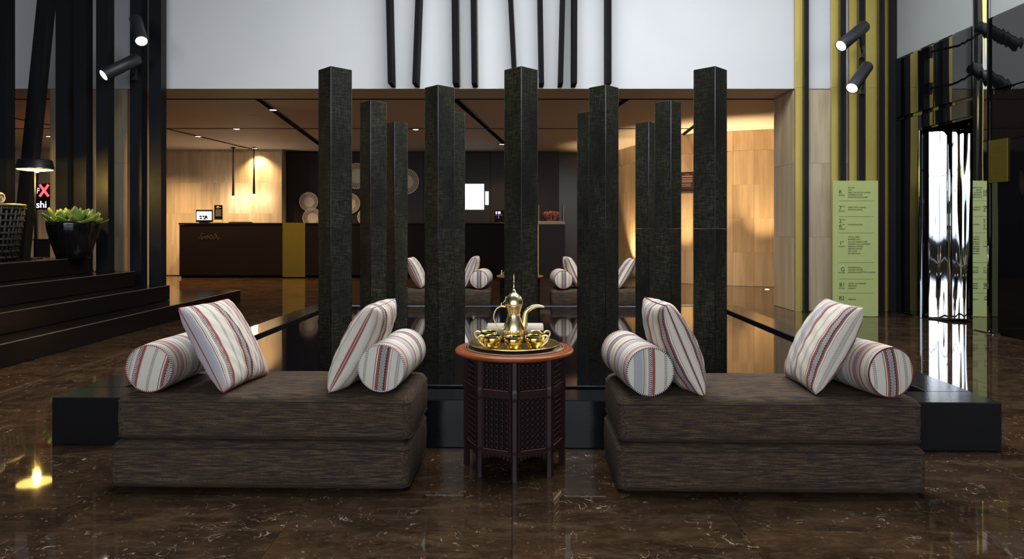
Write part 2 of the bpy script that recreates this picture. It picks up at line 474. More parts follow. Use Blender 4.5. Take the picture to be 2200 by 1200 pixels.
# reception: travertine wall behind the desk, dark wall, curved travertine wall
wl = struct(MB().box(-13, -5.16, 15.32, 15.6, 0, ZL).build('wall_reception_left', M_trav))
pm = MB().bbox(-.2993, .2993, -.02, 0, -.3445, .3445, .0012).mesh('stone_panel', M_trav)
for i in range(13):
    for k in range(4): inst('stone_panel', pm, wl, (-5.46-.6*i, 15.32, .345+.69*k + (.0)))
wd = struct(MB().box(-5.2, 1.07, 15.7, 15.9, 0, ZL).build('wall_reception_back', M_dark))
pd = MB().bbox(-.5185, .5185, -.02, 0, -1.38, 1.38, .004).mesh('wall_panel', M_dark)
for i in range(6): inst('wall_panel', pd, wd, (-4.64+1.04*i, 15.7, 1.41))
struct(MB().box(1.07, 2.6, 15.9, 16.1, 0, ZL).build('wall_reception_glass', mat_wavy('bronze_glass', (.050, .036, .016), 0, .22, .03, .25)))
curve = [(2.30, 16.2), (2.42, 15.6), (2.62, 14.7), (2.88, 13.8), (3.23, 13.05), (3.62, 12.66), (4.1, 12.42), (4.68, 12.22), (5.4, 12.1), (6.4, 12.0)]
cp = arc_pts(curve, 10)
mb = MB()
vsx = [(p.x, p.y, z) for p in cp for z in (0, ZL-.001)] + [(p.x+.3, p.y+.25, z) for p in cp for z in (0, ZL-.001)]
n = len(cp); fs = []
for i in range(n-1):
    a = 2*i; fs.append((a, a+2, a+3, a+1)); c = 2*n; fs.append((c+a, c+a+1, c+a+3, c+a+2)); fs.append((a+1, a+3, c+a+3, c+a+1))
mb.add(vsx, fs); wc = struct(mb.build('wall_curved', M_trav))
L = [0]
for i in range(1, n): L.append(L[-1] + (cp[i]-cp[i-1]).length)
def at_len(s):
    for i in range(1, n):
        if L[i] >= s:
            t = (s-L[i-1])/(L[i]-L[i-1]); p = cp[i-1].lerp(cp[i], t); d = (cp[i]-cp[i-1]).normalized(); return p, d
    return cp[-1], (cp[-1]-cp[-2]).normalized()
pw = .36
pc = MB().bbox(-pw/2+.0006, pw/2-.0006, -.022, 0, -.3058, .3058, .0012).mesh('stone_panel', M_trav)
for k in range(int(L[-1]/pw)):
    p, d = at_len((k+.5)*pw)
    for r in range(5):
        zc = .309 + r*.613 if r < 4 else None
        if zc is None: continue
        M = frame((p.x, p.y, zc), (d.x, d.y, 0), (-d.y, d.x, 0), (0, 0, 1))
        inst('stone_panel', pc, wc, M=M)
pc2 = MB().bbox(-pw/2+.0006, pw/2-.0006, -.022, 0, -.1785, .1785, .0012).mesh('stone_panel', M_trav)
for k in range(int(L[-1]/pw)):
    p, d = at_len((k+.5)*pw); inst('stone_panel', pc2, wc, M=frame((p.x, p.y, 2.637), (d.x, d.y, 0), (-d.y, d.x, 0), (0, 0, 1)))
# walls out of view: left, reception ends, behind the camera with tall windows
struct(MB().box(-13.2, -13, -7.2, 17, 0, ZTOP).build('wall_left', M_darkroom))
struct(MB().box(-13, 9, 16.9, 17, 0, ZL).build('wall_reception_end', M_darkroom))
struct(MB().box(6.5, 6.6, YB, 17, 0, ZL).build('wall_reception_right', M_darkroom))
wf = MB().box(-13, 9, -7.2, -7.0, 0, .6).box(-13, 9, -7.2, -7.0, 5.1, ZTOP)
for x in (-13, 5.5): wf.box(x, x+(5.5 if x < 0 else 3.5), -7.2, -7.0, .6, 5.1)
struct(wf.build('wall_front', M_darkroom))
for k in range(4):
    fr = MB()
    x0 = -7.5+3.25*k
    for (a, b_, c, d) in ((x0, x0+.07, .6, 5.1), (x0+3.18, x0+3.25, .6, 5.1), (x0, x0+3.25, .6, .67), (x0, x0+3.25, 5.03, 5.1), (x0, x0+3.25, 2.8, 2.86)):
        fr.box(a, b_, -7.15, -7.05, c, d)
    struct(fr.build('window_%d' % (k+1), M_post))
# right wall: black glass and steel lift front, white plaster above
XR = 4.8
wr = MB().box(XR, XR+.2, 8.0, YW+.02, 0, 3.16)
wr.box(XR, XR+.2, -7.2, 7.08, 0, 3.16).box(XR, XR+.2, 7.08, 8.0, 2.2, 3.16)
wr = struct(wr.build('wall_right', M_bglass))
struct(MB().box(XR, XR+.2, -7.2, YW+.02, 3.16, ZTOP).build('wall_right_upper', mat_noisewall('grey_plaster', (.34, .36, .36), (.40, .42, .42))))
for nm, y0, y1, z0, z1 in (('glass_panel', 7.10, 7.98, 2.42, 3.14), ('glass_panel', 8.03, 8.6, 2.42, 3.14), ('glass_panel', 8.03, 8.6, .02, 2.38),
                           ('glass_panel', 5.4, 6.80, 2.42, 3.14), ('glass_panel', 5.4, 6.80, .02, 2.38), ('glass_panel', 7.10, 7.98, 2.22, 2.38)):
    MB().bbox(XR-.02, XR, y0, y1, z0, z1, .004).build(nm, M_bglass, wr)
tag(MB().bbox(XR-.035, XR-.001, 6.84, 7.07, 0, 4.6, .01).build('mirror_strip', M_mirror, wr), 'mirror-polished steel jamb strip')
MB().bbox(XR-.03, XR, 7.985, 8.015, 0, 2.2, .004).build('steel_edge', M_chrome, wr)
MB().box(XR+.21, 5.5, 8.02, 8.06, 0, 2.2).box(5.3, 5.4, 7.0, 8.06, 0, 2.2).box(XR+.02, 5.4, 7.0, 8.06, 2.2, 2.25).build('recess_lining', M_bglass, wr)
dn = Vector((-.5, -.866, 0)); dd_ = Vector((.866, -.5, 0))
dr = MB().bbox(0, .205, -.02, .02, 0, 2.17, .012, frame((4.845, 7.955, .01), dd_, -dn, (0, 0, 1)))
door = struct(dr.build('door_1', M_chrome))
MB().bbox(.215, .42, -.02, .02, 0, 2.17, .012, frame((4.845, 7.955, .01), dd_, -dn, (0, 0, 1))).build('door_leaf', M_chrome, door)
MB().tube([(5.025, 7.83, .01), (5.025, 7.83, 2.18)], .022, 12).build('door_jamb_rod', M_chrome, door)

# staircase at the left, dark polished stone
st = thing('staircase', 'dark polished stone steps rising on the left to the lamp platform', 'stairs', (-3.83, 5, 0))
for k, (xf, ye) in enumerate(((-3.83, 9.63), (-4.16, 8.3), (-4.49, 8.13), (-4.82, 7.8))):
    xl = (-4.87, -4.87, -6.6, -12.95)[k]
    m_ = MB().bbox(xl+3.83, xf+3.83, -7, ye-5, .18*k+.002 if k else 0, .18*(k+1), .004)
    so = m_.build('step' if k < 3 else 'platform', M_stair, st)
    MB().bbox(xf+3.83-.010, xf+3.832, -7, ye-5+.001, .18*(k+1)-.008, .18*(k+1)+.001, .002).build('edge_highlight', M_edgelight, so)  # paler strip paints the highlight along each step edge

# ------------------------------------------------------------------ reflecting pool with black stone border
yaw = -math.radians(1.3)
pool = thing('reflecting_pool', 'low black stone reflecting pool holding the bronze pillars', 'pool', (.035, 3.261, 0), yaw)
HW = 2.27; HB = .23; DP = 4.15; BR = .22; GR = .10; BK = .16; GK = .06
for nm, a in (('border_stone', (-HW, HW, 0, BR)), ('border_stone', (-HW, HW, DP-BK, DP)), ('border_stone', (-HW, -HW+BR, BR, DP-BK)), ('border_stone', (HW-BR, HW, BR, DP-BK))):
    MB().bbox(*a, 0, HB, .004).build(nm, M_blackstone, pool)
tag(MB().box(-HW+BR, HW-BR, BR, DP-BK, .0, .10).build('channel_base', M_groove, pool), 'black drain channel around the water')
MB().box(-HW+BR+GR, HW-BR-GR, BR+GR*.75, DP-BK-GK, .10, HB-.004).build('water_basin', M_blackstone, pool)
tag(MB().box(-HW+BR+GR+.006, HW-BR-GR-.006, BR+GR*.75+.006, DP-BK-GK-.006, HB-.004, HB-.001).build('water_surface', M_water, pool), 'still black water')
lip = MB()
for a in ((-HW+BR+GR, HW-BR-GR, BR+GR*.75, BR+GR*.75+.006), (-HW+BR+GR, HW-BR-GR, DP-BK-GK-.006, DP-BK-GK)):
    lip.box(a[0], a[1], a[2], a[3], HB-.004, HB+.002)
lip.split('metal_lip', M_steel, pool)

# ------------------------------------------------------------------ pillars
ZB = HB-.002; ZT = 1.05+340*3.8/F
def pillar(px, D, label):
    a = .132; hb = a/2
    t = thing('pillar', label, 'pillar', (X(px, D), D, ZB), PI/4 , 'bronze pillars in the pool')
    MB().bbox(-hb, hb, -hb, hb, 0, .8195, .0015).build('lower_section', M_pil, t)
    MB().bbox(-hb, hb, -hb, hb, .8203, ZT-ZB, .0015).build('upper_section', M_pil, t)
    for sx, sy in ((-1, -1), (1, -1), (-1, 1), (1, 1)):
        tr = MB(); tr.tube([(sx*(hb-.0015), sy*(hb-.0015), .0), (sx*(hb-.0015), sy*(hb-.0015), ZT-ZB-.004)], .0022, 6)
        tr.build('corner_edge', M_ridgelight if (sx, sy) == (-1, -1) else M_pil, t)  # paler metal on the front ridge paints the chamfer's caught light
for px, D, lb in ((720, 3.8, 'tall dark bronze pillar in front row, behind the left floor cushions'),
                  (1119.5, 3.8, 'tall dark bronze pillar in front row, directly behind the coffee pot'),
                  (1526, 3.8, 'tall dark bronze pillar in front row, behind the right floor cushions'),
                  (944.5, 4.28, 'dark bronze pillar in second row, left of the coffee pot'),
                  (1297, 4.28, 'dark bronze pillar in second row, right of the coffee pot'),
                  (802, 4.79, 'dark bronze pillar in third row, just right of front left pillar'),
                  (1435, 4.79, 'dark bronze pillar in third row, just left of front right pillar'),
                  (973, 5.23, 'dark bronze pillar in fourth row, half hidden at left of the coffee pot'),
                  (1266, 5.23, 'dark bronze pillar in fourth row, half hidden at right of the coffee pot'),
                  (852, 5.73, 'rearmost dark bronze pillar on the left, in the fifth row'),
                  (1389, 5.73, 'rearmost dark bronze pillar on the right, in the fifth row')):
    pillar(px, D, lb)

# ------------------------------------------------------------------ floor cushions
def soft_box(w, d, h, r, bulge=.012, side=.01):
    def samples(Lx):
        q = [-.5*Lx + r*t for t in (0, .12, .3, .55, .8, 1)]
        k = max(2, int((Lx-2*r)/.09)); inner = [-.5*Lx + r + (Lx-2*r)*i/k for i in range(1, k)]
        return q + inner + [-x for x in q][::-1]
    sx, sy, sz = samples(w), samples(d), samples(h)
    vs = {}; V = []; Fc = []
    def vid(x, y, z):
        key = (round(x, 6), round(y, 6), round(z, 6))
        if key in vs: return vs[key]
        ix = max(-w/2+r, min(w/2-r, x)); iy = max(-d/2+r, min(d/2-r, y)); iz = max(-h/2+r, min(h/2-r, z))
        dv = Vector((x-ix, y-iy, z-iz)); dv.normalize(); p = Vector((ix, iy, iz)) + dv*r
        fx, fy, fz = 1-(2*p.x/w)**2, 1-(2*p.y/d)**2, 1-(2*p.z/h)**2
        fx, fy, fz = max(fx, 0), max(fy, 0), max(fz, 0)
        wob = math.sin(p.x*9.0 + p.y*5)*.5 + math.sin(p.x*23+1)*.3
        if p.z > 0: p.z += (bulge + .003*wob)*(fx**.4)*(fy**.5)
        p.y += (1 if p.y > 0 else -1)*side*fz*(fx**.3); p.x += (1 if p.x > 0 else -1)*side*fz*(fy**.3)
        vs[key] = len(V); V.append(p + Vector((0, 0, h/2))); return vs[key]
    def quad(A, B, fn, flip):
        for i in range(len(A)-1):
            for j in range(len(B)-1):
                f = [fn(A[i], B[j]), fn(A[i+1], B[j]), fn(A[i+1], B[j+1]), fn(A[i], B[j+1])]
                Fc.append(f[::-1] if flip else f)
    for s, fl in ((-1, True), (1, False)):
        quad(sx, sy, lambda a, b: vid(a, b, s*h/2), fl)
        quad(sy, sz, lambda a, b: vid(s*w/2, a, b), fl)
        quad(sx, sz, lambda a, b: vid(a, s*d/2, b), not fl)
    mb = MB(); mb.add(V, Fc, True); return mb
def piping_path(w, d, z, r):
    pts = []
    for cx, cy, a0 in ((w/2-r, d/2-r, 0), (-w/2+r, d/2-r, PI/2), (-w/2+r, -d/2+r, PI), (w/2-r, -d/2+r, 1.5*PI)):
        for k in range(7):
            a = a0 + PI/2*k/6; pts.append((cx + r*math.cos(a), cy + r*math.sin(a), z + .0025*math.sin(7*(cx+r*math.cos(a)))))
    # densify along the long sides
    out = []
    for i in range(len(pts)):
        a = Vector(pts[i]); b = Vector(pts[(i+1) % len(pts)]); k = max(1, int((b-a).length/.12))
        for j in range(k):
            p = a.lerp(b, j/k); p.z = z + .0028*math.sin(6*p.x+1); out.append(p)
    return out
def floor_cushion(label, cx, yf, z, w_, d_, h, group, rz=0, bulge=.012):
    t = thing('floor_cushion', label, 'floor cushion', (cx, yf+d_/2, z), rz, group)
    body = soft_box(w_, d_, h, .034, bulge).build('cushion_body', M_ott, t)
    rr = .026
    for zz in (h-.024, .020):
        MB().tube(piping_path(w_+.002, d_+.002, zz, .03), .0034, 6, True).build('piping', M_piping, body)
    return t
G1 = 'floor cushions in stacks of two'
floor_cushion('lower of two stacked brown melange floor cushions left of the carved table', -1.012, 2.735, 0, 1.205, .505, .19, G1, yaw, .004)
floor_cushion('upper of two stacked brown melange floor cushions left of the carved table, under pillows', -1.000, 2.745, .191, 1.19, .49, .183, G1, yaw)
floor_cushion('lower of two stacked brown melange floor cushions right of the carved table', 1.03, 2.69, 0, 1.205, .505, .19, G1, yaw, .004)
floor_cushion('upper of two stacked brown melange floor cushions right of the carved table, under pillows', 1.028, 2.70, .191, 1.19, .49, .183, G1, yaw)
FY = 7.45
floor_cushion('lower dark floor cushion of the far left stack beyond the pool', -.83, FY, 0, 1.205, .505, .19, G1, yaw, .004)
floor_cushion('upper dark floor cushion of the far left stack beyond the pool', -.83, FY, .191, 1.19, .49, .183, G1, yaw)
floor_cushion('lower dark floor cushion of the far right stack beyond the pool', 1.03, FY-.04, 0, 1.205, .505, .19, G1, yaw, .004)
floor_cushion('upper dark floor cushion of the far right stack beyond the pool', 1.03, FY-.04, .191, 1.19, .49, .183, G1, yaw)

# ------------------------------------------------------------------ pillows and bolsters
def pillow(label, pf, eu, ev, wu, hv, th, u0, du, cordm, group='striped embroidered throw pillows'):
    """pf bottom front corner, eu towards the back, ev up; front seam lies at u=0"""
    eu = Vector(eu).normalized(); ev = Vector(ev); ev = (ev - eu*ev.dot(eu)).normalized(); n = eu.cross(ev)
    t = thing('throw_pillow', label, 'pillow', pf, 0, group)
    N = 40; mb = MB(); uv = []
    def pt(i, j, s):
        a = -1 + 2*i/N; b = -1 + 2*j/N
        a = math.sin(a*PI/2)*.35 + a*.65; b = math.sin(b*PI/2)*.35 + b*.65
        cr_ = 1-.03*abs(a*b)**5
        x = a*cr_*(1-.055*abs(a)**3*(1-b*b)); y = b*cr_*(1-.055*abs(b)**3*(1-a*a))
        hh = (max(0, (1-a*a)*(1-b*b)))**.42*th*(1+.04*math.sin(5*a+3*b+u0*20))
        wr = .0035*math.sin(13*a+9*b*s)*math.sin(7*b+4*a)*(1-abs(a))**.3
        return eu*(wu/2*(x+1)) + ev*(hv/2*(y+1)) + n*(s*(hh + (wr if hh > .01 else 0))), a, b
    arcU = [0]; arcV = [0]
    for i in range(1, N+1):
        arcU.append(arcU[-1] + (pt(i, N//2, 1)[0]-pt(i-1, N//2, 1)[0]).length); arcV.append(arcV[-1] + (pt(N//2, i, 1)[0]-pt(N//2, i-1, 1)[0]).length)
    vs = []; idx = {}; fs = []
    for s in (1, -1):
        for i in range(N+1):
            for j in range(N+1):
                edge = i in (0, N) or j in (0, N)
                if s == -1 and edge and not False:
                    idx[(s, i, j)] = idx[(1, i, j)]; continue
                p, a, b = pt(i, j, s); idx[(s, i, j)] = len(vs); vs.append(p)
                uv.append((u0 + du*arcU[i], arcV[j]))
        for i in range(N):
            for j in range(N):
                f = [idx[(s, i, j)], idx[(s, i+1, j)], idx[(s, i+1, j+1)], idx[(s, i, j+1)]]
                fs.append(f if s == 1 else f[::-1])
    mb.add(vs, fs, True); mb.uv = uv
    mb.build('pillow_cover', M_tex, t)
    ring = [(i, 0) for i in range(N)] + [(N, j) for j in range(N)] + [(N-i, N) for i in range(N)] + [(0, N-j) for j in range(N)]
    pts = [pt(i, j, 1)[0] for i, j in ring]
    MB().tube(pts, .0022, 6, True).build('piping', cordm, t)
    return t
def bolster(label, x, yf, zb, r, Ln, rz, ucap, ubody, cordm, group='striped embroidered bolsters', crot=0):
    t = thing('bolster', label, 'bolster', (x, yf, zb + r), rz, group)
    nseg = 48; rows = 22; mb = MB(); vs = []; uv = []; fs = []
    for i in range(rows+1):
        s = i/rows; y = s*Ln
        q = 1 - .05*(abs(2*s-1)**6) + .012*math.sin(s*7)
        for k in range(nseg+1):
            a = 2*PI*k/nseg
            rr = r*q*(1+.008*math.sin(3*a+s*4))
            zf = rr*math.sin(a)
            vs.append((rr*math.cos(a), y, max(zf, -r*.985))); uv.append((ubody + y, a*r))
    for i in range(rows):
        for k in range(nseg):
            fs.append((i*(nseg+1)+k, i*(nseg+1)+k+1, (i+1)*(nseg+1)+k+1, (i+1)*(nseg+1)+k))
    mb.add(vs, fs, True); mb.uv = uv
    mb.build('bolster_cover', M_tex, t)
    for end, yy in ((-1, 0), (1, Ln)):
        vs = []; uv = []; fs = []; R0 = r*.95; rings = 8
        for i in range(rings+1):
            f = i/rings
            for k in range(nseg):
                a = 2*PI*k/nseg; xx = R0*f*math.cos(a); zz = R0*f*math.sin(a)
                vs.append((xx, yy + end*.012*(1-f**3), zz)); uv.append((ucap + xx*math.cos(crot) - zz*math.sin(crot), zz*math.cos(crot) + xx*math.sin(crot)))
        for i in range(rings):
            for k in range(nseg):
                k2 = (k+1) % nseg; q = (i*nseg+k, i*nseg+k2, (i+1)*nseg+k2, (i+1)*nseg+k)
                fs.append(q if end < 0 else q[::-1])
        mb = MB(); mb.add(vs, fs, True); mb.uv = uv; mb.build('end_cap', M_tex, t)
        pts = [(R0*math.cos(2*PI*k/64), yy, R0*math.sin(2*PI*k/64)) for k in range(64)]
        pm_ = MB().tube(pts, .0030, 6, True)
        pm_.uv = [(R0*2*PI*(i//6)/64*1.0, (i % 6)/6*.012) for i in range(64*6)]
        pm_.build('piping', cordm, t)
    return t
ZO = .388
bolster('striped bolster at the left end of the left cushions, red and white cord', -1.462, 2.75, ZO, .098, .40, math.radians(-2), .117, .252, M_cord_red, crot=.26)
bolster('striped bolster beside the carved table on the left cushions, cream end with dark band', X(819, 2.75), 2.75, ZO, .099, .43, math.radians(-4), .195, .285, M_cord_cream, crot=.13)
bolster('striped bolster beside the carved table on the right cushions, black and white cord', X(1397, 2.69), 2.69, ZO-.002, .099, .45, math.radians(5), .070, .29, M_cord_blk)
bolster('striped bolster at the right end of the right cushions, maroon cord edge', X(1915, 2.67), 2.67, ZO-.004, .102, .45, math.radians(9), .205, .245, M_cord_mar, crot=-.12)
zp = ZO - .004
pillow('striped throw pillow leaning left on the leftmost bolster', (-1.162, 2.745, zp), (.05, .35, 0), (-.198, .01, .34), .375, .40, .075, .400, 1, M_cord_redthin)
pillow('striped throw pillow with red zigzag edge leaning right on the left cushions', (-.742, 2.745, zp), (.03, .36, 0), (.186, .02, .345), .36, .40, .082, .0775, 1, M_cord_plain)
pillow('striped throw pillow leaning left on the right cushions near the table', (.765, 2.70, zp-.004), (-.02, .36, 0), (-.155, .02, .36), .36, .40, .085, .262, -1, M_cord_mar)
pillow('striped throw pillow leaning right on the rightmost bolster', (1.21, 2.72, zp), (.02, .36, 0), (.186, .02, .345), .37, .40, .078, .2655, -1, M_cord_plain)
zf = ZO - .003
bolster('small striped bolster on the far left cushions beyond the pool', X(1028, 7.40), FY+.02, zf, .104, .4, math.radians(-6), .195, .285, M_cord_mar)
bolster('small striped bolster on the far right cushions beyond the pool', X(1212, 7.36), FY-.02, zf, .104, .4, math.radians(4), .20, .285, M_cord_mar)
pillow('far striped pillow leaning left beyond the pool, seen between left pillars', (X(902, 7.4), FY+.05, zf), (.02, .36, 0), (-.17, .02, .345), .36, .38, .07, .23, -1, M_cord_mar)
pillow('far striped pillow leaning right beyond the pool, beside the far left bolster', (X(993, 7.4), FY+.08, zf), (.02, .36, 0), (.14, .02, .36), .36, .38, .07, .03, 1, M_cord_mar)
pillow('far striped pillow leaning left beyond the pool, beside the far right bolster', (X(1252, 7.36), FY+.04, zf), (-.02, .36, 0), (-.155, .02, .35), .36, .38, .07, .30, -1, M_cord_mar)
pillow('far striped pillow leaning right beyond the pool, seen between right pillars', (X(1330, 7.36), FY+.02, zf), (.02, .36, 0), (.19, .02, .33), .36, .38, .07, .13, 1, M_cord_mar)

# ------------------------------------------------------------------ octagonal carved tables
def carved_table(label, x, y, full=True):
    t = thing('octagonal_table', label, 'table', (x, y, 0), 0, 'octagonal carved tables')
    R = .212; ZH = .497
    vt = [(R*math.sin(PI/4*k), -R*math.cos(PI/4*k)) for k in range(8)]
    leg = MB()
    prof = [(.017, 0), (.016, .02), (.0145, .08), (.0145, .11), (.016, .125), (.016, .33), (.0185, .345), (.0185, .368), (.016, .38), (.016, ZH)]
    leg.lathe(prof, 6, None, False)
    leg_me = leg.mesh('leg', M_wood)
    side = 2*R*math.sin(PI/8); ap = R*math.cos(PI/8)
    hw = side/2-.012
    rail = MB()
    for z0, z1 in ((.098, .120), (.336, .370), (.488, ZH)): rail.bbox(-hw, hw, -.008, .008, z0, z1, .002)
    for s in (-1, 1):
        for z0, z1 in ((.120, .336), (.370, .488)): rail.bbox(s*hw-.012 if s > 0 else -hw, hw if s > 0 else -hw+.012, -.006, .008, z0, z1, .002)
    # cusped apron under the bottom rail
    for k in range(9):
        f = -1 + 2*k/8; hgt = .006 + .018*abs(f)**1.5
        rail.box(f*hw-.006 if k else -hw, f*hw+.006 if k < 8 else hw, -.005, .005, .099-hgt, .099)
    rail_me = rail.mesh('frame', M_wood)
    bead_me = MB().box(-hw+.012, hw-.012, -.0105, -.006, 0, .0035).mesh('bead', M_bead)
    lat = MB()
    def bar(x0, z0, x1, z1, wd=.0042):
        d = Vector((x1-x0, 0, z1-z0)); ln = d.length; d.normalize()
        M = frame(((x0+x1)/2, 0, (z0+z1)/2), d, (0, 1, 0), d.cross(Vector((0, 1, 0))))
        lat.box(-ln/2, ln/2, -.0035, .004, -wd/2, wd/2, M)
    xw = hw-.012
    for z0, z1 in ((.120, .336), (.370, .488)):
        st_ = .0235; H = z1-z0; W = 2*xw
        k = -H
        kk = int((W+H)/st_)+1
        for q in range(kk):
            c = -H + q*st_
            a0 = max(0, c); a1 = min(W, c+H)
            if a1-a0 > .003:
                bar(-xw+a0, z0+(a0-c), -xw+a1, z0+(a1-c)); bar(-xw+a0, z1-(a0-c), -xw+a1, z1-(a1-c))
        for ix in range(int(W/st_)+1):
            for iz in range(int(H/st_)+1):
                px_, pz_ = -xw + st_*(ix+.5), z0 + st_*(iz+.5)
                if px_ < xw-.003 and pz_ < z1-.003:
                    lat.lathe([(.0075, -.004), (.0065, .004), (.0035, .0065)], 6, frame((px_, 0, pz_), (1, 0, 0), (0, 0, 1), (0, -1, 0)), True)
    lat_me = lat.mesh('lattice', M_wood)
    back_me = MB().box(-hw, hw, .010, .013, .118, .49).mesh('backing', plain('dark_backing', (.006, .004, .004), .8))
    for k in range(8):
        inst('leg', leg_me, t, (vt[k][0], vt[k][1], 0), (0, 0, PI/4*k))
        a = PI/4*(k+.5); M = Matrix.Translation((ap*math.sin(a), -ap*math.cos(a), 0)) @ Matrix.Rotation(a, 4, 'Z')
        f = inst('side_frame', rail_me, t, M=M)
        if full or k in (0, 1, 6, 7):
            inst('lattice', lat_me, f); inst('bead', bead_me, f, (0, 0, .122)); inst('bead', bead_me, f, (0, 0, .371)); inst('backing', back_me, f)
    top = MB().lathe([(.20, ZH), (.248, ZH), (.262, ZH+.006), (.2645, ZH+.013), (.260, ZH+.020), (.245, ZH+.0235), (.224, ZH+.024), (0, ZH+.024)], 64).build('tabletop', M_rim, t)
    MB().lathe([(.222, ZH+.0235), (.222, ZH+.0262), (.0, ZH+.0262)], 64).build('inlaid_disc', M_ringw, top)
    for rr in (.219, .208): MB().lathe([(rr-.0007, ZH+.0262), (rr-.0007, ZH+.0272), (rr+.0007, ZH+.0272), (rr+.0007, ZH+.0262)], 64, None, True, False).build('inlay_ring', M_inlay, top)
    dots = MB()
    for k in range(44):
        a = 2*PI*k/44; dots.lathe([(.0026, ZH+.0215), (.0022, ZH+.0243), (0, ZH+.0246)], 6, Matrix.Translation((.240*math.cos(a), .240*math.sin(a), 0)))
    tag(dots.build('inlay_dots', M_inlay, top), kind='stuff')
    return t
TX, TY, TZ = .0105, 3.045, .497+.0272
carved_table('octagonal carved dark wood table with orange rim holding the brass coffee set', TX, TY)
carved_table('octagonal carved table beyond the pool, mostly hidden by the centre pillar', X(1117, 7.69), FY+.24, False)

tr = thing('serving_tray', 'round engraved brass tray on the carved table', 'tray', (TX, TY, TZ))
MB().lathe([(0, 0), (.150, 0), (.175, .003), (.196, .012), (.200, .0135), (.1985, .0155), (.194, .014), (.174, .006), (.150, .0035), (0, .0035)], 64).build('tray_plate', M_traybr, tr)
MB().tube([(.1985*math.cos(2*PI*k/64), .1985*math.sin(2*PI*k/64), .0145) for k in range(64)], .0026, 6, True).build('rolled_rim', M_polish, tr)
ZS = TZ + .0036
dl = thing('coffee_pot', 'brass long-spouted coffee pot with domed lid on the tray', 'coffee pot', (X(1104, 3.05), 3.05, ZS))
s_ = 3.05/F
prof = [(.030, 0), (.036, .004), (.037, .010), (.040, .020), (.046, .045), (.0485, .062), (.048, .075), (.044, .092), (.038, .108), (.0305, .128), (.0285, .137),
        (.030, .145), (.034, .160), (.0375, .174), (.039, .180)]
body = MB().lathe(prof, 40).build('pot_body', M_pot, dl)
MB().tube([(.029*math.cos(2*PI*k/40), .029*math.sin(2*PI*k/40), .137) for k in range(40)], .002, 6, True).build('waist_ring', M_pot, body)
lid = MB().lathe([(.0405, .180), (.042, .184), (.0410, .188), (.0405, .195), (.0375, .207), (.031, .218), (.022, .227), (.013, .234), (.008, .241), (.0052, .250)], 40).build('lid', M_pot, dl)
MB().lathe([(.0054, .248), (.0042, .258), (.0048, .260), (.0034, .264), (.0026, .279), (.0050, .282), (.0052, .286), (.0028, .290), (.0026, .306), (.0010, .321), (0, .322)], 12).build('finial', M_pot, lid)
sp = [(.036, 0, .062), (.047, 0, .090), (.049, 0, .118), (.053, 0, .142), (.066, 0, .160), (.088, 0, .172), (.112, 0, .175), (.138, 0, .170)]
MB().tube(smooth3(sp), smoothr([.012, .014, .0128, .0115, .0105, .0092, .0072, .0030]), 12).build('spout', M_pot, dl)
hd = [(-.036, 0, .172), (-.055, 0, .174), (-.074, 0, .166), (-.086, 0, .148), (-.090, 0, .126), (-.085, 0, .105), (-.076, 0, .090), (-.067, 0, .080), (-.044, 0, .070)]
hnd = MB().tube(smooth3(hd), smoothr([.0045, .004, .0036, .0034, .0034, .0034, .0034, .003, .003]), 8).build('handle', M_pot, dl)
MB().lathe([(.0045, 0), (.006, .004), (.004, .010), (.0015, .014)], 10, Matrix.Translation((-.056, 0, .174))).build('hinge_knob', M_pot, hnd)
MB().tube([(-.056, 0, .184), (-.046, 0, .192), (-.038, 0, .203), (-.036, 0, .218)], .002, 6).build('thumb_lever', M_pot, lid)

def cup(px, D, ang, label):
    t = thing('coffee_cup', label, 'cup', (X(px, D), D, ZS), ang, 'brass coffee cups on the tray')
    MB().lathe([(.022, 0), (.023, .003), (.022, .006), (.029, .014), (.0350, .026), (.0375, .042), (.0385, .060), (.0368, .060), (.0355, .042), (.033, .026), (.026, .014), (0, .010)], 32).build('cup_bowl', M_polish, t)
    h = [(.034, 0, .055), (.048, 0, .060), (.062, 0, .054), (.060, 0, .040), (.047, 0, .028), (.034, 0, .016), (.026, 0, .010)]
    MB().tube(smooth3(h, 3), smoothr([.0042, .0045, .0048, .0045, .0042, .0040, .003], 3), 8).build('handle', M_pot, t)
cup(1058, 2.945, PI*1.02, 'brass coffee cup at the front left of the tray, handle to the left')
cup(1102.5, 2.915, -PI/2+.15 + PI, 'brass coffee cup at the front centre of the tray')
cup(1147, 2.945, .0, 'brass coffee cup at the front right of the tray, handle to the right')
cup(1049, 3.06, PI*.98, 'brass coffee cup at the left rear of the tray, partly hidden')
cup(1153, 3.06, .25, 'brass coffee cup at the right rear of the tray, mostly hidden')
rt = thing('rolled_towel', 'cream rolled cloth lying on the tray behind the coffee pot', 'towel', (X(1107, 3.175), 3.175, ZS + .041))
MB().lathe([(.012, -.128), (.034, -.130), (.0405, -.127), (.041, 0), (.0405, .127), (.034, .130), (.012, .128)], 24, frame((0, 0, 0), (0, 1, 0), (0, 0, 1), (1, 0, 0))).build('cloth_roll', M_cream, rt)
spx = []
for k in range(40):
    a = k*.5; r_ = .004 + .028*k/40; spx.append((-.1315, r_*math.cos(a), r_*math.sin(a)))
MB().tube(spx, .0016, 5).build('roll_spiral', M_basketry, rt)
fc = thing('small_brass_pot', 'tiny brass pot on the far table beside the centre pillar', 'pot', (X(1078, 7.6), FY+.15, .523))
MB().lathe([(.010, 0), (.014, .01), (.012, .025), (.006, .035), (.008, .045), (.003, .06), (0, .062)], 14).build('pot_body', M_pot, fc)
MB().tube([(.012, 0, .02), (.02, 0, .03), (.025, 0, .042)], .002, 6).build('spout', M_pot, fc)

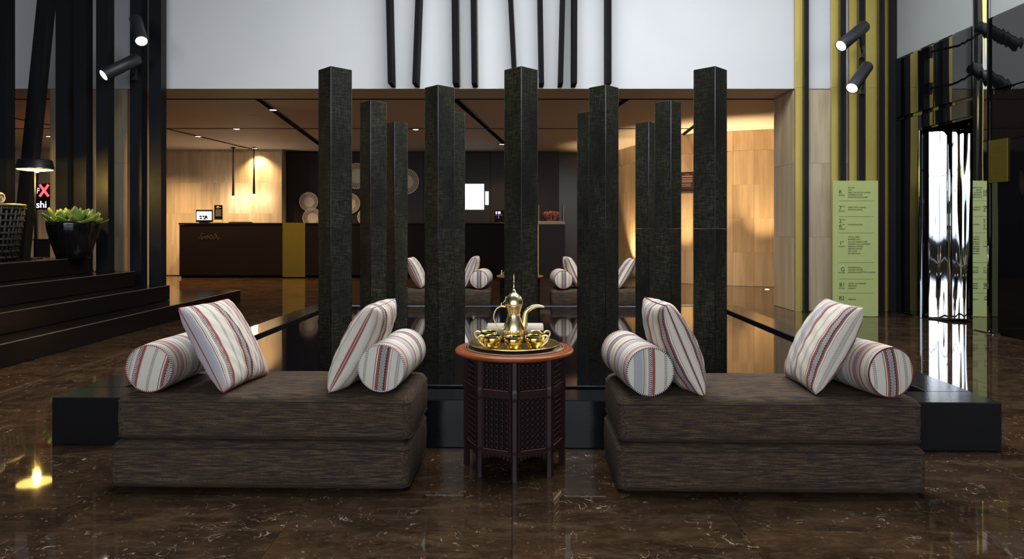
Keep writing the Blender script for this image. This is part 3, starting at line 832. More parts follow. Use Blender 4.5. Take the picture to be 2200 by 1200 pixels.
# ------------------------------------------------------------------ hanging fins on the white wall
fin_data = [(833.5, 837.5, 9), (897, 890.5, 10), (976, 978, 12), (1016.5, 1018.5, 11), (1097, 1106, 10), (1161, 1164, 10), (1210, 1205.5, 9), (1235.5, 1235, 10), (1309, 1309, 10)]
names = ['leftmost', 'second from left', 'third from left', 'fourth from left', 'middle', 'fourth from right', 'third from right', 'second from right', 'rightmost']
for (a, b_, wpx), nm in zip(fin_data, names):
    D = 8.37; zb = Z(178, D); zt = ZTOP; wd = wpx*D/F
    xb = X(b_, D); xt0 = X(a, D); slope = (xt0-xb)/(Z(0, D)-zb); xt = xb + slope*(zt-zb)
    lean = 'leaning' if abs(b_-a) > 5 else 'upright'
    t = thing('hanging_fin', '%s black fin hanging on the white wall, %s of nine' % (lean, nm), 'fin', (xb, YW, zb), 0, 'black fins on the white wall')
    m_ = MB(); y0, y1 = D-YW, -.001
    m_.add([(-wd/2, y0, 0), (wd/2, y0, 0), (wd/2, y1, 0), (-wd/2, y1, 0)] + [(xt-xb+q, y, zt-zb) for q, y in ((-wd/2, y0), (wd/2, y0), (wd/2, y1), (-wd/2, y1))],
           [(0, 3, 2, 1), (4, 5, 6, 7), (0, 1, 5, 4), (1, 2, 6, 5), (2, 3, 7, 6), (3, 0, 4, 7)])
    m_.build('fin_blade', M_fin, t)
    if a > 960:
        m2 = MB(); e = .014
        m2.add([(wd/2, -.02, 0.02), (wd/2+e, -.02, .02), (wd/2+e, -.001, .02), (wd/2, -.001, .02)] + [(xt-xb+wd/2+q, y, zt-zb) for q, y in ((0, -.02), (e, -.02), (e, -.001), (0, -.001))],
               [(0, 3, 2, 1), (4, 5, 6, 7), (0, 1, 5, 4), (1, 2, 6, 5), (2, 3, 7, 6), (3, 0, 4, 7)])
        m2.build('brass_edge', M_goldedge, t)

# ------------------------------------------------------------------ posts at left and right
def post(label, x0, x1, D, zb, depth, x0t=None, x1t=None, grp='tall black posts', py_b=None):
    """px edges at the foot (and at image top for leaning ones)"""
    xa, xb = X(x0, D), X(x1, D)
    t = thing('black_post', label, 'post', ((xa+xb)/2, D, zb), 0, grp)
    zt = ZTOP; c = (xa+xb)/2; hw = (xb-xa)/2; dx = 0
    if x0t is not None:
        ztop = Z(0, D); cc = (X(x0t, D)+X(x1t, D))/2; dx = (cc-c)/(ztop-zb)*(zt-zb)
    m_ = MB(); H = zt-zb
    m_.add([(-hw, 0, 0), (hw, 0, 0), (hw, depth, 0), (-hw, depth, 0)] + [(dx+q, y, H) for q, y in ((-hw, 0), (hw, 0), (hw, depth), (-hw, depth))],
           [(0, 3, 2, 1), (4, 5, 6, 7), (0, 1, 5, 4), (1, 2, 6, 5), (2, 3, 7, 6), (3, 0, 4, 7)])
    m_.build('shaft', M_post, t)
    MB().box(-hw-.008, hw+.008, -.008, depth+.008, 0, .012).build('foot_plate', M_post, t)
    return t
post('black post at the right end of the left post row, beside the reception', 320, 346, 8.42, .181, .13)
post('black post carrying the two left spotlights', 279, 304, 8.36, .181, .13)
post('black post standing right of the succulent planter', 206, 232, 8.0, .541, .125)
post('black post behind the right half of the succulent planter', 158, 185, 8.0, .541, .125)
post('black post behind the left half of the succulent planter', 119, 145, 8.0, .541, .125)
post('leaning black post behind the floor lamp', 20, 46, 8.0, .541, .125, 80, 104)
post('black post at the left edge of the picture behind the basket', -14, 14, 7.6, .721, .13)
RP = 'black posts before the right wall'
post('thin black post nearest the opening on the right wall', 1728, 1738, 8.53, 0, .05, grp=RP)
post('black post directly left behind the green directory sign', 1806, 1818, 8.53, 0, .05, grp=RP)
post('black post carrying the two right spotlights', 1846, 1858, 8.53, 0, .05, grp=RP)
post('black post at the right edge of the green directory sign', 1889, 1900, 8.53, 0, .05, grp=RP)
post('black post between brass strips beside the lift front', 1914, 1927, 8.50, 0, .05, grp=RP)
for k, (a, b_) in enumerate(((1708, 1728), (1786, 1805), (1824, 1845), (1859, 1888), (1901, 1913))):
    o = MB().bbox(-.5, .5, -.012, .012, 0, 1, .002)
    xa, xb = X(a, 8.6), X(b_, 8.6)
    lb = ('brass strip nearest the opening on the right wall', 'brass strip left of the black post behind the green sign', 'brass strip left of the right spotlight post',
          'widest brass strip, right of the right spotlight post', 'narrow brass strip closest to the lift front')[k]
    t = thing('brass_strip', lb, 'strip', ((xa+xb)/2, 8.60, 0), 0, 'brass strips on the right wall')
    MB().bbox(-(xb-xa)/2, (xb-xa)/2, -.012, .012, 0, 2.8175, .001).build('lower_sheet', M_gold, t)
    MB().bbox(-(xb-xa)/2, (xb-xa)/2, -.012, .012, 2.8185, ZTOP, .001).build('upper_sheet', M_gold, t)

# ------------------------------------------------------------------ spotlights
def spotlight(label, px, py, D, d, mx, L_=.48, r=.070, power=60, tgt=None):
    d = Vector(d).normalized(); lens = Vector((X(px, D), D, Z(py, D)))
    base = lens - d*L_
    t = thing('spotlight', label, 'spotlight', base, 0, 'charcoal tube spotlights on posts')
    M = axisM((0, 0, 0), d)
    MB().lathe([(r*.9, 0), (r, .012), (r, L_-.004), (r*.96, L_), (r*.90, L_), (r*.88, L_-.03), (0, L_-.03)], 32, M).build('housing', M_spot, t)
    MB().lathe([(0, L_-.028), (r*.87, L_-.028), (r*.87, L_-.012), (0, L_-.010)], 32, M).build('lens', M_lens, t)
    mid = d*(L_*.22); mt = Vector(mx) - base
    MB().tube([mid, (mid+mt)/2 + Vector((0, 0, -.05)), mt], .014, 8).build('bracket', M_spot, t)
    MB().cbox(mt.x, mt.y, mt.z, .05, .05, .14).build('mount', M_spot, t)
    q = (Vector(tgt)-lens).normalized() if tgt else d
    s = spot('spot_lamp', lens + d*.03, q, power, (1, .74, .48), 36, .8, .05)
    return t
spotlight('upper spotlight on the right posts, aimed down left', 1806, 99, 7.80, (-.75, -.33, -.58), (X(1852, 8.5), 8.50, Z(112, 8.5)), power=260)
spotlight('lower spotlight on the right posts, aimed down left', 1830, 190, 7.80, (-.61, -.46, -.64), (X(1852, 8.5), 8.50, Z(190, 8.5)), power=150, tgt=(1.2, 2.9, .3))
spotlight('upper spotlight on the left posts, aimed steeply downwards', 304, 89, 7.85, (.45, -.55, -.71), (X(292, 8.33), 8.34, Z(75, 8.33)), power=420, tgt=(-2.9, 4.7, 0))
spotlight('lower spotlight on the left posts, aimed down left', 221, 162, 7.85, (-.47, -.66, -.57), (X(288, 8.33), 8.34, Z(160, 8.33)), power=60)

# ------------------------------------------------------------------ directory sign
D = 8.1
sg = thing('directory_sign', 'tall pale green floor directory sign standing before the posts', 'sign', (X(1790, D), D, 0))
sw = X(1887, D)-X(1790, D); sh = Z(388, D)
MB().bbox(0, sw, 0, .03, .004, sh, .002).build('sign_panel', M_green, sg)
def sx_(px): return X(px, D)-X(1790, D)
def stext(body, px, py, hpx):
    text_mb(body, hpx*D/F*1.42, face_cam(sx_(px), -.0012, Z(py, D)), ext=.0008).build('lettering', M_ink, sg)
stext('R', 1802, 416, 8.5); stext('FLOOR', 1802, 420.5, 2.9)
for i, q in enumerate(('SKY SPA', 'GYM', 'SPELLS ROOFTOP LOUNGE', 'SWIMMING POOL', 'ROOFTOP POOL & BAR')): stext(q, 1822, 404.3+5.1*i, 2.8)
stext('7', 1802, 451, 9.5); stext('TH', 1809.5, 445, 3); stext('FLOOR', 1802, 454.5, 2.9)
for i, q in enumerate(('EXECUTIVE LOUNGE', 'ROOMS & SUITES')): stext(q, 1822, 446.5+5.2*i, 2.9)
stext('2', 1802.5, 478, 8.5); stext('ND', 1809.5, 473, 3); stext('6', 1802.5, 489, 8.5); stext('TH', 1809.5, 483.5, 3); stext('FLOOR', 1802, 493, 2.9)
stext('ROOMS & SUITES', 1822, 483.5, 2.9)
stext('1', 1803, 526, 8.5); stext('ST', 1809, 520.5, 3); stext('FLOOR', 1802, 530.5, 2.9)
for i, q in enumerate(('HOTEL LOBBY', 'BUSINESS HALL', 'ALL DAY DINING CAFE', 'RECEPTION & CONCIERGE', 'BUSINESS CENTRE', 'MEETING ROOM', 'GIFT SHOP', 'PRAYER ROOM')): stext(q, 1822, 510+5.1*i, 2.8)
stext('G', 1806, 582, 8.5); stext('FLOOR', 1802, 586.5, 2.9)
for i, q in enumerate(('SHOPPING HALL', 'GALLERY OFFICES', 'RAMADAN RECEPTION LOUNGE')): stext(q, 1822, 575.5+5.1*i, 2.8)
stext('B1', 1803, 615, 8.5); stext('FLOOR', 1802, 620, 2.9)
for i, q in enumerate(('HOTEL CAR PARKING', 'FIRE POOL', 'PARKING')): stext(q, 1822, 610+5.1*i, 2.8)
stext('B2', 1802, 644, 8.5); stext('PARKING', 1822, 644, 2.8)
for py in (431, 465, 500, 563.5, 599, 629):
    MB().box(sx_(1802), sx_(1877), -.0012, 0, Z(py, D)-.0015, Z(py, D)+.0015).build('divider', M_ink, sg)
pq = thing('wall_plaque', 'small brass plaque on the black glass beside the lift', 'plaque', (XR-.021, 6.70, 1.50))
MB().bbox(-.012, 0, -.13, .13, 0, .42, .002).build('plate', M_deskgold, pq)
for i in range(6): MB().box(-.0132, -.012, -.09, .09-.02*(i % 3), .34-.05*i, .343-.05*i).build('text_line', M_ink, pq)

# ------------------------------------------------------------------ reception desk and what stands on it
D = 14.4
dk = thing('reception_desk', 'long dark reception desk with a brass band in front', 'desk', (X(385, D), D, 0))
W_ = .25 - X(385, D); HD = Z(478.5, D)
x_g0 = X(607, D)-X(385, D); x_g1 = X(656, D)-X(385, D)
MB().bbox(0, x_g0-.004, 0, .75, .06, HD-.04, .004).build('desk_front', M_desk, dk)
MB().bbox(x_g1+.004, W_, 0, .75, .06, HD-.04, .004).build('desk_front', M_desk, dk)
MB().bbox(x_g0, x_g1, -.012, .75, .02, HD-.002, .004).build('brass_band', M_deskgold, dk)
MB().bbox(-.01, x_g0-.002, -.015, .77, HD-.038, HD, .004).bbox(x_g1+.002, W_+.01, -.015, .77, HD-.038, HD, .004).split('counter_top', M_desk, dk)
MB().box(.02, W_-.02, .04, .70, 0, .06).build('plinth', M_groove, dk)
lg = thing('desk_emblem', 'faint bronze script emblem on the reception desk front', 'emblem', (X(427, D), D-.001, Z(514, D)))
m_ = MB()
for x0, pts in ((0, ((0, 0), (.03, .05), (.06, .11), (.10, .13))), (.05, ((0, 0), (.01, .05), (.04, .06), (.04, .01), (.0, .02))), (.11, ((0, .02), (.03, .06), (.05, .03), (.02, .0))),
                (.17, ((0, .0), (.03, .10), (.01, .05), (.06, .06))), (.23, ((0, .03), (.03, .09), (.06, .05), (.03, .01), (.0, .03))), (.30, ((0, -.03), (.02, .06), (.05, .12), (.07, .05), (.03, .02))),
                (.37, ((0, .09), (.02, .03), (.05, .0), (.06, .04)))):
    m_.tube(smooth3([(x0+p, -.004, q) for p, q in pts], 4), .0045, 6)
m_.split('script_stroke', plain('dull_bronze', (.075, .052, .024), .5, .3), lg)
tb = thing('tablet_display', 'tablet with bright white screen on the left of the reception desk', 'tablet', (X(432, D), D+.15, HD))
w2, h2 = .36, .28
MB().bbox(-w2/2, w2/2, -.01, .015, .02, h2, .004).build('bezel', M_blackgloss, tb)
MB().box(-w2/2+.02, w2/2-.02, -.0125, -.010, .062, h2-.035).build('screen', emit('white_screen', (.85, .9, 1), 1.6), tb)
m_ = MB()
for (a, c, ww, hh) in ((-.075, .14, .05, .03), (-.015, .14, .04, .035), (.04, .13, .05, .055), (-.07, .095, .055, .03), (.01, .09, .05, .03), (.07, .10, .03, .025)):
    m_.box(a-ww/2, a+ww/2, -.0135, -.0125, c-hh/2, c+hh/2)
m_.split('screen_print', M_groove, tb)
MB().box(-.10, .10, -.03, .06, 0, .02).build('stand', M_blackgloss, tb)
sd = thing('counter_sign', 'narrow black upright sign standing on the reception desk', 'sign', (X(463, D), D+.14, HD))
MB().bbox(-.088, .088, -.006, .006, 0, .38, .002).build('panel', M_blackgloss, sd)
MB().box(-.085, .085, -.0075, -.006, .005, .07).build('picture_strip', plain('pale_print', (.5, .48, .25), .6), sd)
MB().lathe([(0, 0), (.03, 0), (.03, .0012), (0, .0012)], 16, frame((-.01, -.006, .33), (1, 0, 0), (0, 0, 1), (0, -1, 0))).box(0, .06, -.0072, -.006, .325, .338).split('orange_mark', plain('orange_print', (.55, .24, .02), .6), sd)
m_ = MB()
for i in range(5): m_.box(-.06, .065-.01*(i % 2), -.0072, -.006, .27-.03*i, .280-.03*i)
m_.split('text_line', plain('grey_print', (.30, .29, .27), .6), sd)
kb = thing('desk_mat', 'low dark writing tray lying on the desk right of the sign', 'tray', (X(508, D), D+.22, HD))
MB().bbox(-.22, .22, -.1, .1, 0, .022, .004).build('tray_body', plain('brown_leather', (.035, .018, .008), .5), kb)
MB().box(-.2, .2, -.085, .085, .022, .026).build('leather_top', M_dark, kb)
pt_ = thing('phone_tablet', 'small tilted tablet showing icons on the desk by the centre pillar', 'tablet', (X(1073, D), D+.12, HD))
Mt = Matrix.Rotation(math.radians(-20), 4, 'X')
MB().bbox(-.11, .11, -.008, .008, .005, .29, .003, Mt).build('bezel', M_blackgloss, pt_)
m_ = MB().box(-.085, -.055, -.0095, -.008, .20, .26, Mt).box(-.035, .02, -.0095, -.008, .20, .26, Mt)
m_.split('bright_icon', emit('icon_glow', (.8, .8, 1), .9), pt_)
MB().box(-.09, .06, -.0093, -.008, .17, .18, Mt).box(-.03, -.01, -.0093, -.008, .10, .16, Mt).split('dim_icon', emit('icon_dim', (.5, .3, .6), .3), pt_)
MB().box(-.08, .08, -.01, .09, 0, .01).build('stand', M_blackgloss, pt_)
# plinth with glass case and red coral
pn = thing('display_plinth', 'dark square plinth with pale top and brass edge right of centre pillar', 'plinth', (X(1157, D), D, 0))
pw_ = X(1214, D)-X(1157, D)
MB().bbox(0, pw_, 0, .5, 0, HD-.03, .003).build('plinth_body', M_dark, pn)
MB().bbox(-.02, pw_, -.01, .5, HD-.03, HD+.035, .004).build('pale_top', plain('pale_stone_top', (.55, .48, .34), .4), pn)
MB().box(-.025, 0, -.012, .0, 0, HD-.03).build('brass_edge', M_gold, pn)
gcm, nt, b = new_mat('case_glass'); setp(b, base=(.9, .96, .92), rough=.02, trans=1.0, ior=1.2)
gc = thing('glass_case', 'open glass case standing on the display plinth', 'glass case', (X(1157, D), D+.02, HD+.036))
for nm, a in (('pane', (.0, .012, 0, .44)), ('pane', (pw_-.035, pw_-.023, 0, .44))):
    MB().box(a[0], a[1], a[2], a[3], 0, .34).build(nm, gcm, gc)
ed = MB()
for x0 in (-.002, pw_-.036): ed.box(x0, x0+.014, -.004, .0, 0, .34)
ed.split('pane_edge', plain('green_glass_edge', (.42, .50, .36), .3), gc)
co = thing('coral_branch', 'dusty red branching coral inside the glass case', 'coral', (X(1187, D), D+.22, HD+.037))
m_ = MB()
def branch(p, d, L_, r, dep):
    q = p + d*L_; m_.tube([p, p.lerp(q, .5) + Vector((random.uniform(-.01, .01), random.uniform(-.01, .01), 0)), q], [r, r*.85, r*.7], 5)
    if dep:
        for k in range(3):
            nd = (d + Vector((random.uniform(-.9, .9), random.uniform(-.7, .7), random.uniform(-.25, .6)))).normalized(); branch(q, nd, L_*.72, r*.72, dep-1)
for k in range(16):
    a = k*.9; q = .3 + .7*((k*7) % 16)/16; branch(Vector((.10*q*math.cos(a), .07*q*math.sin(a), 0)), Vector((1.0*q*math.cos(a), .6*q*math.sin(a), .95)).normalized(), .088, .010, 3)
tag(m_.build('coral_twigs', plain('dusty_coral', (.50, .19, .19), .7), co), kind='stuff')
MB().lathe([(0, 0), (.13, 0), (.11, .012), (0, .014)], 20).build('base', plain('coral_base', (.30, .09, .08), .7), co)
# dark glass panel, its bright window reflection imitated by glowing panes
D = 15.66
sc_ = thing('wall_reflection', 'glowing panes imitating a window reflection on the dark wall left of the centre pillar', 'screen', (X(998, D), D, Z(478, D)))
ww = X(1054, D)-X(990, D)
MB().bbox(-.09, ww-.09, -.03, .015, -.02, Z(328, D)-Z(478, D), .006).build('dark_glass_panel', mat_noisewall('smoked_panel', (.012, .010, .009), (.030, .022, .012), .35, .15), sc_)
MB().box(-.06, X(1040, D)-X(998, D), -.036, -.030, Z(450, D)-Z(478, D), Z(395, D)-Z(478, D)).build('screen', emit('large_reflection_glow', (.92, .96, 1), 1.6), sc_)  # emission stands in for a window reflected in the glass
MB().box(X(1042.5, D)-X(998, D), X(1050, D)-X(998, D), -.035, -.030, Z(440, D)-Z(478, D), Z(411, D)-Z(478, D)).build('side_reflection', emit('small_reflection_glow', (.92, .96, 1), 1.3), sc_)
# woven wall baskets
def wall_basket(px, py, rpx, label):
    D = 15.655; r = rpx*D/F
    t = thing('wall_basket', label, 'wall basket', (X(px, D), D, Z(py, D)), 0, 'pale woven plates on the dark wall')
    M = frame((0, 0, 0), (1, 0, 0), (0, 0, 1), (0, -1, 0))
    MB().lathe([(0, .004), (r*.55, .006), (r*.62, .012), (r*.90, .030), (r*.90, .002)], 40, M, True, False).build('dish', M_basketgap, t)
    MB().lathe([(0, .010), (r*.50, .012), (r*.56, .014), (r*.56, .004)], 40, M, True, False).build('centre', M_basketry, t)
    rb = MB(); nr = 34
    for k in range(nr):
        a = 2*PI*k/nr
        p0 = M @ Vector((r*.52*math.cos(a), r*.52*math.sin(a), .016)); p1 = M @ Vector((r*.9*math.cos(a+.05), r*.9*math.sin(a+.05), .036))
        rb.tube([p0, p1], [r*.028, r*.05], 5)
    tag(rb.build('ribs', M_basketry, t), kind='stuff')
    MB().tube([M @ Vector((r*.95*math.cos(2*PI*k/48), r*.95*math.sin(2*PI*k/48), .032)) for k in range(48)], r*.05, 6, True).build('rim', M_basketry, t)
wall_basket(664, 433, 20.5, 'pale woven plate on the dark wall left of the front left pillar, upper of two')
wall_basket(672, 468, 21.5, 'pale woven plate half hidden by the desk left of the front left pillar')
wall_basket(766, 378, 28, 'large pale woven plate highest on the dark wall between left pillars')
wall_basket(752, 437, 22.5, 'pale woven plate below the highest one between left pillars')
wall_basket(787, 466, 19, 'sliver of a low woven plate just above the desk between left pillars')
wall_basket(873, 390, 28, 'large pale woven plate showing its right half beside the rearmost left pillar')
# brown notice on the curved wall
nb = thing('notice_board', 'brown notice panel with pale lines on the curved travertine wall', 'notice board', (X(1477, 12.8), 12.72, Z(412, 12.8)), math.radians(-33))
MB().bbox(-.16, .16, -.02, 0, 0, .37, .003).build('panel', plain('plum_panel', (.055, .028, .030), .5), nb)
m_ = MB()
for i, (z0, hh, x1) in enumerate(((.318, .008, .0), (.275, .022, .08), (.235, .016, .08), (.208, .012, .08), (.178, .018, .08), (.135, .012, .05), (.10, .012, .05))):
    m_.box(-.12 if i else -.06, x1 if i else .02, -.0212, -.02, z0, z0+hh)
m_.split('text_line', plain('pale_text', (.42, .32, .28), .6), nb)
MB().box(-.16, .16, -.03, 0, -.03, -.006).build('shelf', M_steel, nb)

# ------------------------------------------------------------------ reception lights
def downlight(px, py, power, label, lit=True, ang=140, tilt=(0, 0, -1)):
    D = (ZL-CZ)*F/(490-py); x = X(px, D)
    t = thing('downlight', label, 'downlight', (x, D, ZL), 0, 'round downlights in the reception ceiling')
    MB().lathe([(.062, 0), (.066, -.006), (.060, -.012), (.052, -.012), (.050, -.002)], 24, None, True, False).build('ring', M_steel if lit else M_ceil, t)
    MB().lathe([(0, -.008), (.051, -.008), (.051, -.004), (0, -.004)], 24).build('lamp_disc', M_down if lit else M_ceil, t)
    if lit: spot('downlight_lamp', (x, D, ZL-.02), tilt, power, WARM, ang, .8, .05)
downlight(587, 235, 110, 'lit downlight on the black ceiling track nearest the front')
downlight(508, 276, 240, 'lit downlight on the thin ceiling joint above the desk left end')
downlight(426, 292, 420, 'lit downlight on the left diagonal ceiling track')
downlight(893, 277, 150, 'lit downlight right of the rearmost left pillar')
downlight(1078, 309, 170, 'small lit downlight at the far end of the centre ceiling track')
downlight(547, 318, 150, 'lit downlight just above the right pendant lamp', True, 110, (.05, .1, -1))
downlight(105, 292, 160, 'lit downlight seen left of the planter posts')
downlight(311, 304, 420, 'lit downlight seen between the two right posts of the left row')
downlight(718, 300, 220, 'added downlight over the woven plates, unseen behind the front left pillar')  # unseen lamp added to brighten the woven plates
downlight(1435, 262, 200, 'added downlight unseen behind the third row right pillar', True, 120)  # unseen lamp added to brighten the curved wall
downlight(1527, 250, 200, 'added downlight unseen behind the front right pillar', True, 120)  # second unseen lamp added for the curved wall
downlight(537, 245, 0, 'unlit round ceiling vent left of the front track', False)
def track(label, a, b_, wd):
    p = []
    for px, py in (a, b_):
        D = (ZL-CZ)*F/(490-py); p.append(Vector((X(px, D), D, ZL)))
    d = (p[1]-p[0]); ln = d.length; d.normalize()
    t = thing('ceiling_track', label, 'ceiling track', p[0], 0, 'black light tracks in the reception ceiling')
    M = frame((0, 0, 0), d, (-d.y, d.x, 0), (0, 0, 1))
    MB().box(0, ln, -wd/2, wd/2, -.006, -.001, M).build('channel', M_groove, t)
    e = MB()
    for s in (-1, 1): e.box(0, ln, s*wd/2-.004, s*wd/2+.004, -.009, -.001, M)
    e.split('edge', M_post, t)
track('wide black ceiling track running back from the front left', (556, 212.5), (690, 312), .10)
track('black ceiling track running towards the centre pillar', (978, 212.5), (1090, 314), .09)
track('thin black ceiling track running right over the pendant lamps', (300, 262), (577, 328), .05)
track('short black ceiling track seen right of the second row right pillar', (1345, 212.5), (1290, 250), .09)
track('short black ceiling track seen beside the front right pillar', (1515, 252), (1467, 289), .07)
track('thin black ceiling joint crossing the whole reception ceiling', (20, 275.5), (1545, 275.5), .025)
track('thin black ceiling track seen through the left posts', (24, 252), (120, 270), .04)
for px, py0, py1, lb in ((501, 318, 424, 'left thin black pendant lamp with glowing tip over the desk'), (545.5, 318, 420, 'right thin black pendant lamp with glowing tip over the desk')):
    D = 14.95; t = thing('pendant_lamp', lb, 'pendant lamp', (X(px, D), D, ZL), 0, 'thin tube pendants over the desk')
    zb = Z(py1, D)-ZL
    MB().lathe([(.011, 0), (.012, zb*.4), (.027, zb+.06), (.027, zb+.03)][::-1], 14).build('tube', M_post, t)
    MB().lathe([(0, zb-.012), (.018, zb-.004), (.024, zb+.012), (.024, zb+.03), (0, zb+.03)], 14).build('glowing_tip', M_down, t)
    MB().lathe([(0, -.02), (.045, -.02), (.045, 0), (0, 0)], 16).build('canopy', M_post, t)
    point('pendant_bulb', (X(px, D), D, ZL+zb-.04), 9, WARM2, .03)
def uplight(px, py, label, power, off):
    D = CZ*F/(py-490); x = X(px, D)
    t = thing('floor_uplight', label, 'uplight', (x, D, 0), 0, 'floor uplights by the curved wall')
    MB().lathe([(.05, .001), (.05, .008), (.042, .010), (.04, .004)], 20, None, True, False).build('ring', M_steel, t)
    MB().lathe([(0, .003), (.04, .003), (.04, .006), (0, .006)], 20).build('lens', M_down, t)
    spot('uplight_lamp', (x, D, .02), (off[0], off[1], 1), power, WARM, 62, .95, .03)
uplight(1648, 621.5, 'glowing floor uplight at the right jamb before the curved wall', 430, (.0, .06))
uplight(1341, 596, 'glowing floor uplight seen beyond the rearmost right pillar', 340, (.03, .04))
uplight(1440, 612, 'added floor uplight unseen behind the third row right pillar', 320, (.05, .08))  # unseen lamp added for the glow on wall and ceiling
uplight(1530, 619, 'added floor uplight unseen behind the front right pillar', 320, (.02, .08))  # another unseen lamp added for that glow

# ------------------------------------------------------------------ left platform things
PZ = .72
pl = thing('potted_succulents', 'glossy black planter full of yellow-green succulents on the platform', 'potted plant', (X(157, 7.55), 7.55, PZ))
MB().lathe([(.150, 0), (.160, .008), (.188, .09), (.222, .20), (.246, .30), (.256, .37), (.255, .400), (.250, .408), (.240, .400), (.225, .36), (0, .355)], 40).build('pot', M_blackgloss, pl)
MB().lathe([(0, .36), (.232, .36), (.232, .375), (0, .385)], 30).build('soil', plain('dark_soil', (.02, .014, .01), .9), pl)
lf = MB(); vs = []; fs = []
nL = 7
for i in range(nL+1):
    t_ = i/nL; wd = .046*(math.sin(PI*min(1, t_*.86+.10))**.8)*(1 if t_ < .98 else .2); z = .05*t_*t_
    for s, dz in ((-1, .006), (0, -.004), (1, .006)): vs.append((s*wd, t_*.17, z+dz))
    for s, dz in ((-1, .0055), (0, -.014), (1, .0055)): vs.append((s*wd*.98, t_*.17, z+dz-.003))
for i in range(nL):
    a = i*6; c = a+6
    fs += [(a, a+1, c+1, c), (a+1, a+2, c+2, c+1), (a+3, c+3, c+4, a+4), (a+4, c+4, c+5, a+5), (a, c, c+3, a+3), (a+2, a+5, c+5, c+2)]
lf.add(vs, fs, True); leaf_me = lf.mesh('leaf', M_leaf)
for cx, cy, sc0 in ((-.11, -.07, 1.1), (.10, -.09, 1.15), (.0, .08, 1.15), (-.15, .08, .9), (.16, .06, 1.0)):
    for ring, (nn, el, sc) in enumerate(((7, 8, 1.05), (6, 36, .95), (4, 62, .75))):
        for k in range(nn):
            a = 2*PI*(k+.5*ring+random.uniform(-.15, .15))/nn
            M = Matrix.Translation((cx, cy, .375+.015*ring)) @ Matrix.Rotation(a, 4, 'Z') @ Matrix.Rotation(math.radians(el+random.uniform(-8, 8)), 4, 'X') @ Matrix.Scale(sc0*sc*random.uniform(.85, 1.1), 4)
            inst('leaf', leaf_me, pl, M=M)
D = 7.35
lp = thing('floor_lamp', 'slim black lamp with flat drum shade and glowing bulb on the platform', 'lamp', (X(75, D), D, PZ))
zs0 = Z(363, D)-PZ; zs1 = Z(343, D)-PZ
MB().lathe([(0, 0), (.07, 0), (.07, .012), (.012, .018)], 24).build('base', M_post, lp)
MB().tube([(0, 0, .015), (0, 0, zs1-.01)], .009, 8).build('pole', M_post, lp)
MB().lathe([(.178, zs0), (.160, zs1-.01), (.150, zs1), (0, zs1+.003), (0, zs1-.004), (.150, zs1-.007), (.170, zs0)], 40, None, True, False).build('shade', M_post, lp)
MB().lathe([(.172, zs0), (.178, zs0-.006), (.178, zs0+.006), (.172, zs0+.008)], 40, None, True, False).build('brass_rim', M_polish, lp)
MB().lathe([(0, zs0-.045), (.020, zs0-.038), (.026, zs0-.020), (.024, zs0), (0, zs0+.004)], 16, Matrix.Translation((.06, -.06, 0))).build('bulb', emit('bulb_glow', (1, .72, .25), 60), lp)
MB().lathe([(0, zs0-.020), (.10, zs0-.018), (.160, zs0-.010), (.168, zs0-.002), (.168, zs0+.006), (0, zs0+.006)], 32).build('diffuser', emit('diffuser_glow', (1, .66, .16), 6.0), lp)
point('lamp_bulb_light', (X(75, D)+.06, D-.06, PZ+zs0-.09), 24, (1, .62, .14), .03)
D = 6.95
bk = thing('wicker_basket', 'dark woven basket at the left picture edge on the platform', 'basket', (X(-46, D), D, PZ+.001))
bz = Z(441, D)-PZ; r0, r1 = .30, .385
wv = MB(); nst = 44
for k in range(nst):
    a = 2*PI*k/nst; wv.tube([(r0*math.cos(a), r0*math.sin(a), 0), ((r0+r1)/2*math.cos(a), (r0+r1)/2*math.sin(a), bz/2), (r1*math.cos(a), r1*math.sin(a), bz)], .014, 5)
tag(wv.build('stakes', M_wicker, bk), kind='stuff')
for i in range(9):
    f = (i+.5)/9; rr = r0+(r1-r0)*f
    MB().tube([((rr+(.012 if k % 2 == i % 2 else -.008))*math.cos(2*PI*k/nst), (rr+(.012 if k % 2 == i % 2 else -.008))*math.sin(2*PI*k/nst), bz*f) for k in range(nst)], .015, 5, True).build('weaver', M_wicker, bk)
MB().lathe([(0, .01), (r0-.01, .01), (r1-.03, bz-.02), (r1-.035, bz-.02), (r0-.02, .02), (0, .02)], 32, None, True, False).build('lining', M_groove, bk)
MB().tube([(r1*math.cos(2*PI*k/48), r1*math.sin(2*PI*k/48), bz) for k in range(48)], .018, 6, True).build('rim', mat_brass('basket_rim', (.40, .32, .16), .4), bk)
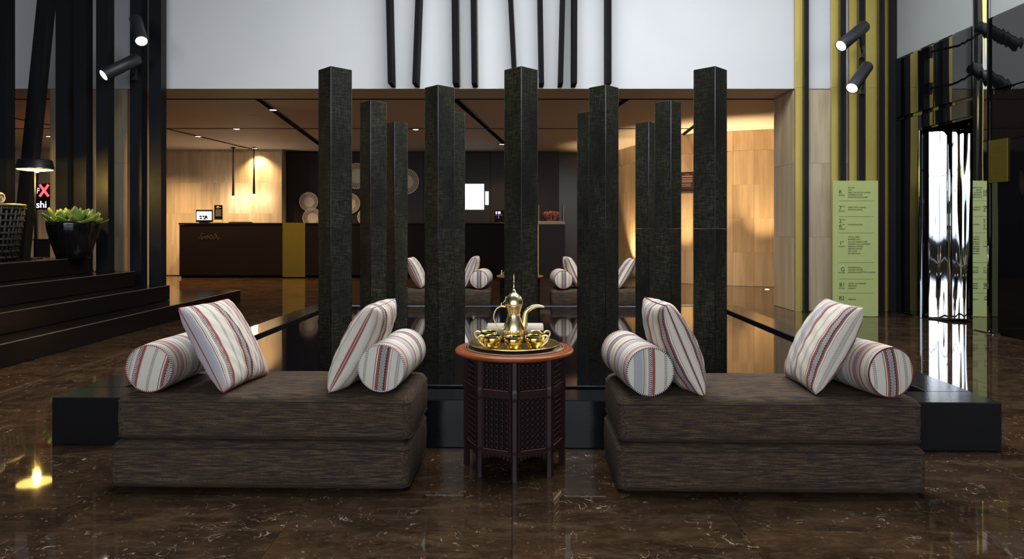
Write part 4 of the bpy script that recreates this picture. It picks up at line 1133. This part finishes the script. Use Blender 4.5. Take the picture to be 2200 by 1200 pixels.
tw = thing('rolled_towel', 'pale rolled towel lying across the dark basket', 'towel', (X(-54, D), D-.05, PZ+bz+.075))
MB().lathe([(.02, -.30), (.05, -.31), (.056, -.30), (.058, 0), (.056, .30), (.05, .31), (.02, .30)], 20, frame((0, 0, 0), (0, 1, 0), (0, 0, 1), (1, 0, 0))).build('cloth_roll', M_cream, tw)
MB().tube([(.312, .03*math.cos(a*.4)*a/16, .03*math.sin(a*.4)*a/16) for a in range(2, 26)], .006, 5).build('roll_spiral', plain('towel_fold', (.38, .28, .16), .9), tw)
# illuminated sign in the far left room
D = 12.0
ns = thing('illuminated_sign', 'black illuminated sign with red X and white letters left of the planter', 'sign', (X(76, D), D, Z(446, D)))
MB().bbox(-.06, .52, 0, .04, -.03, Z(394, D)-Z(446, D), .004).build('panel', M_groove, ns)
wl_ = emit('white_neon', (.9, .88, 1), 2.2); rd_ = emit('red_neon', (1, .05, .06), 3.2)
def nt_(body, px, py, hpx, m):
    text_mb(body, hpx*D/F*1.4, face_cam(X(px, D)-X(76, D), -.004, Z(py, D)-Z(446, D)), ext=.003).build('lettering', m, ns)
nt_('F', 77.5, 415, 12, wl_); nt_('shi', 77.5, 446, 15, wl_)
m_ = MB()
for s in (-1, 1): m_.tube([(.16-s*.075, -.012, Z(409, D)-Z(446, D)-.10), (.16+s*.075, -.012, Z(409, D)-Z(446, D)+.10)], .020, 8)
m_.split('red_cross_bar', rd_, ns)
MB().box(.0, .02, .0, .04, -Z(446, D), -.03).box(.42, .44, .0, .04, -Z(446, D), -.03).split('stand', M_post, ns)
point('sign_glow', (X(90, D), D-.15, Z(400, D)), 2.5, (1, .12, .10), .1)
cb = thing('low_cabinet', 'low dark cabinet below the illuminated sign', 'cabinet', (X(92, 9.9), 9.9, 0))
MB().bbox(-.14, .34, 0, .4, .05, Z(516, 9.9), .006).build('body', M_dark, cb)
MB().box(-.12, .32, .02, .38, 0, .05).build('plinth', M_groove, cb)
MB().bbox(-.15, .35, -.01, .41, Z(516, 9.9), Z(516, 9.9)+.02, .004).build('top', M_dark, cb)
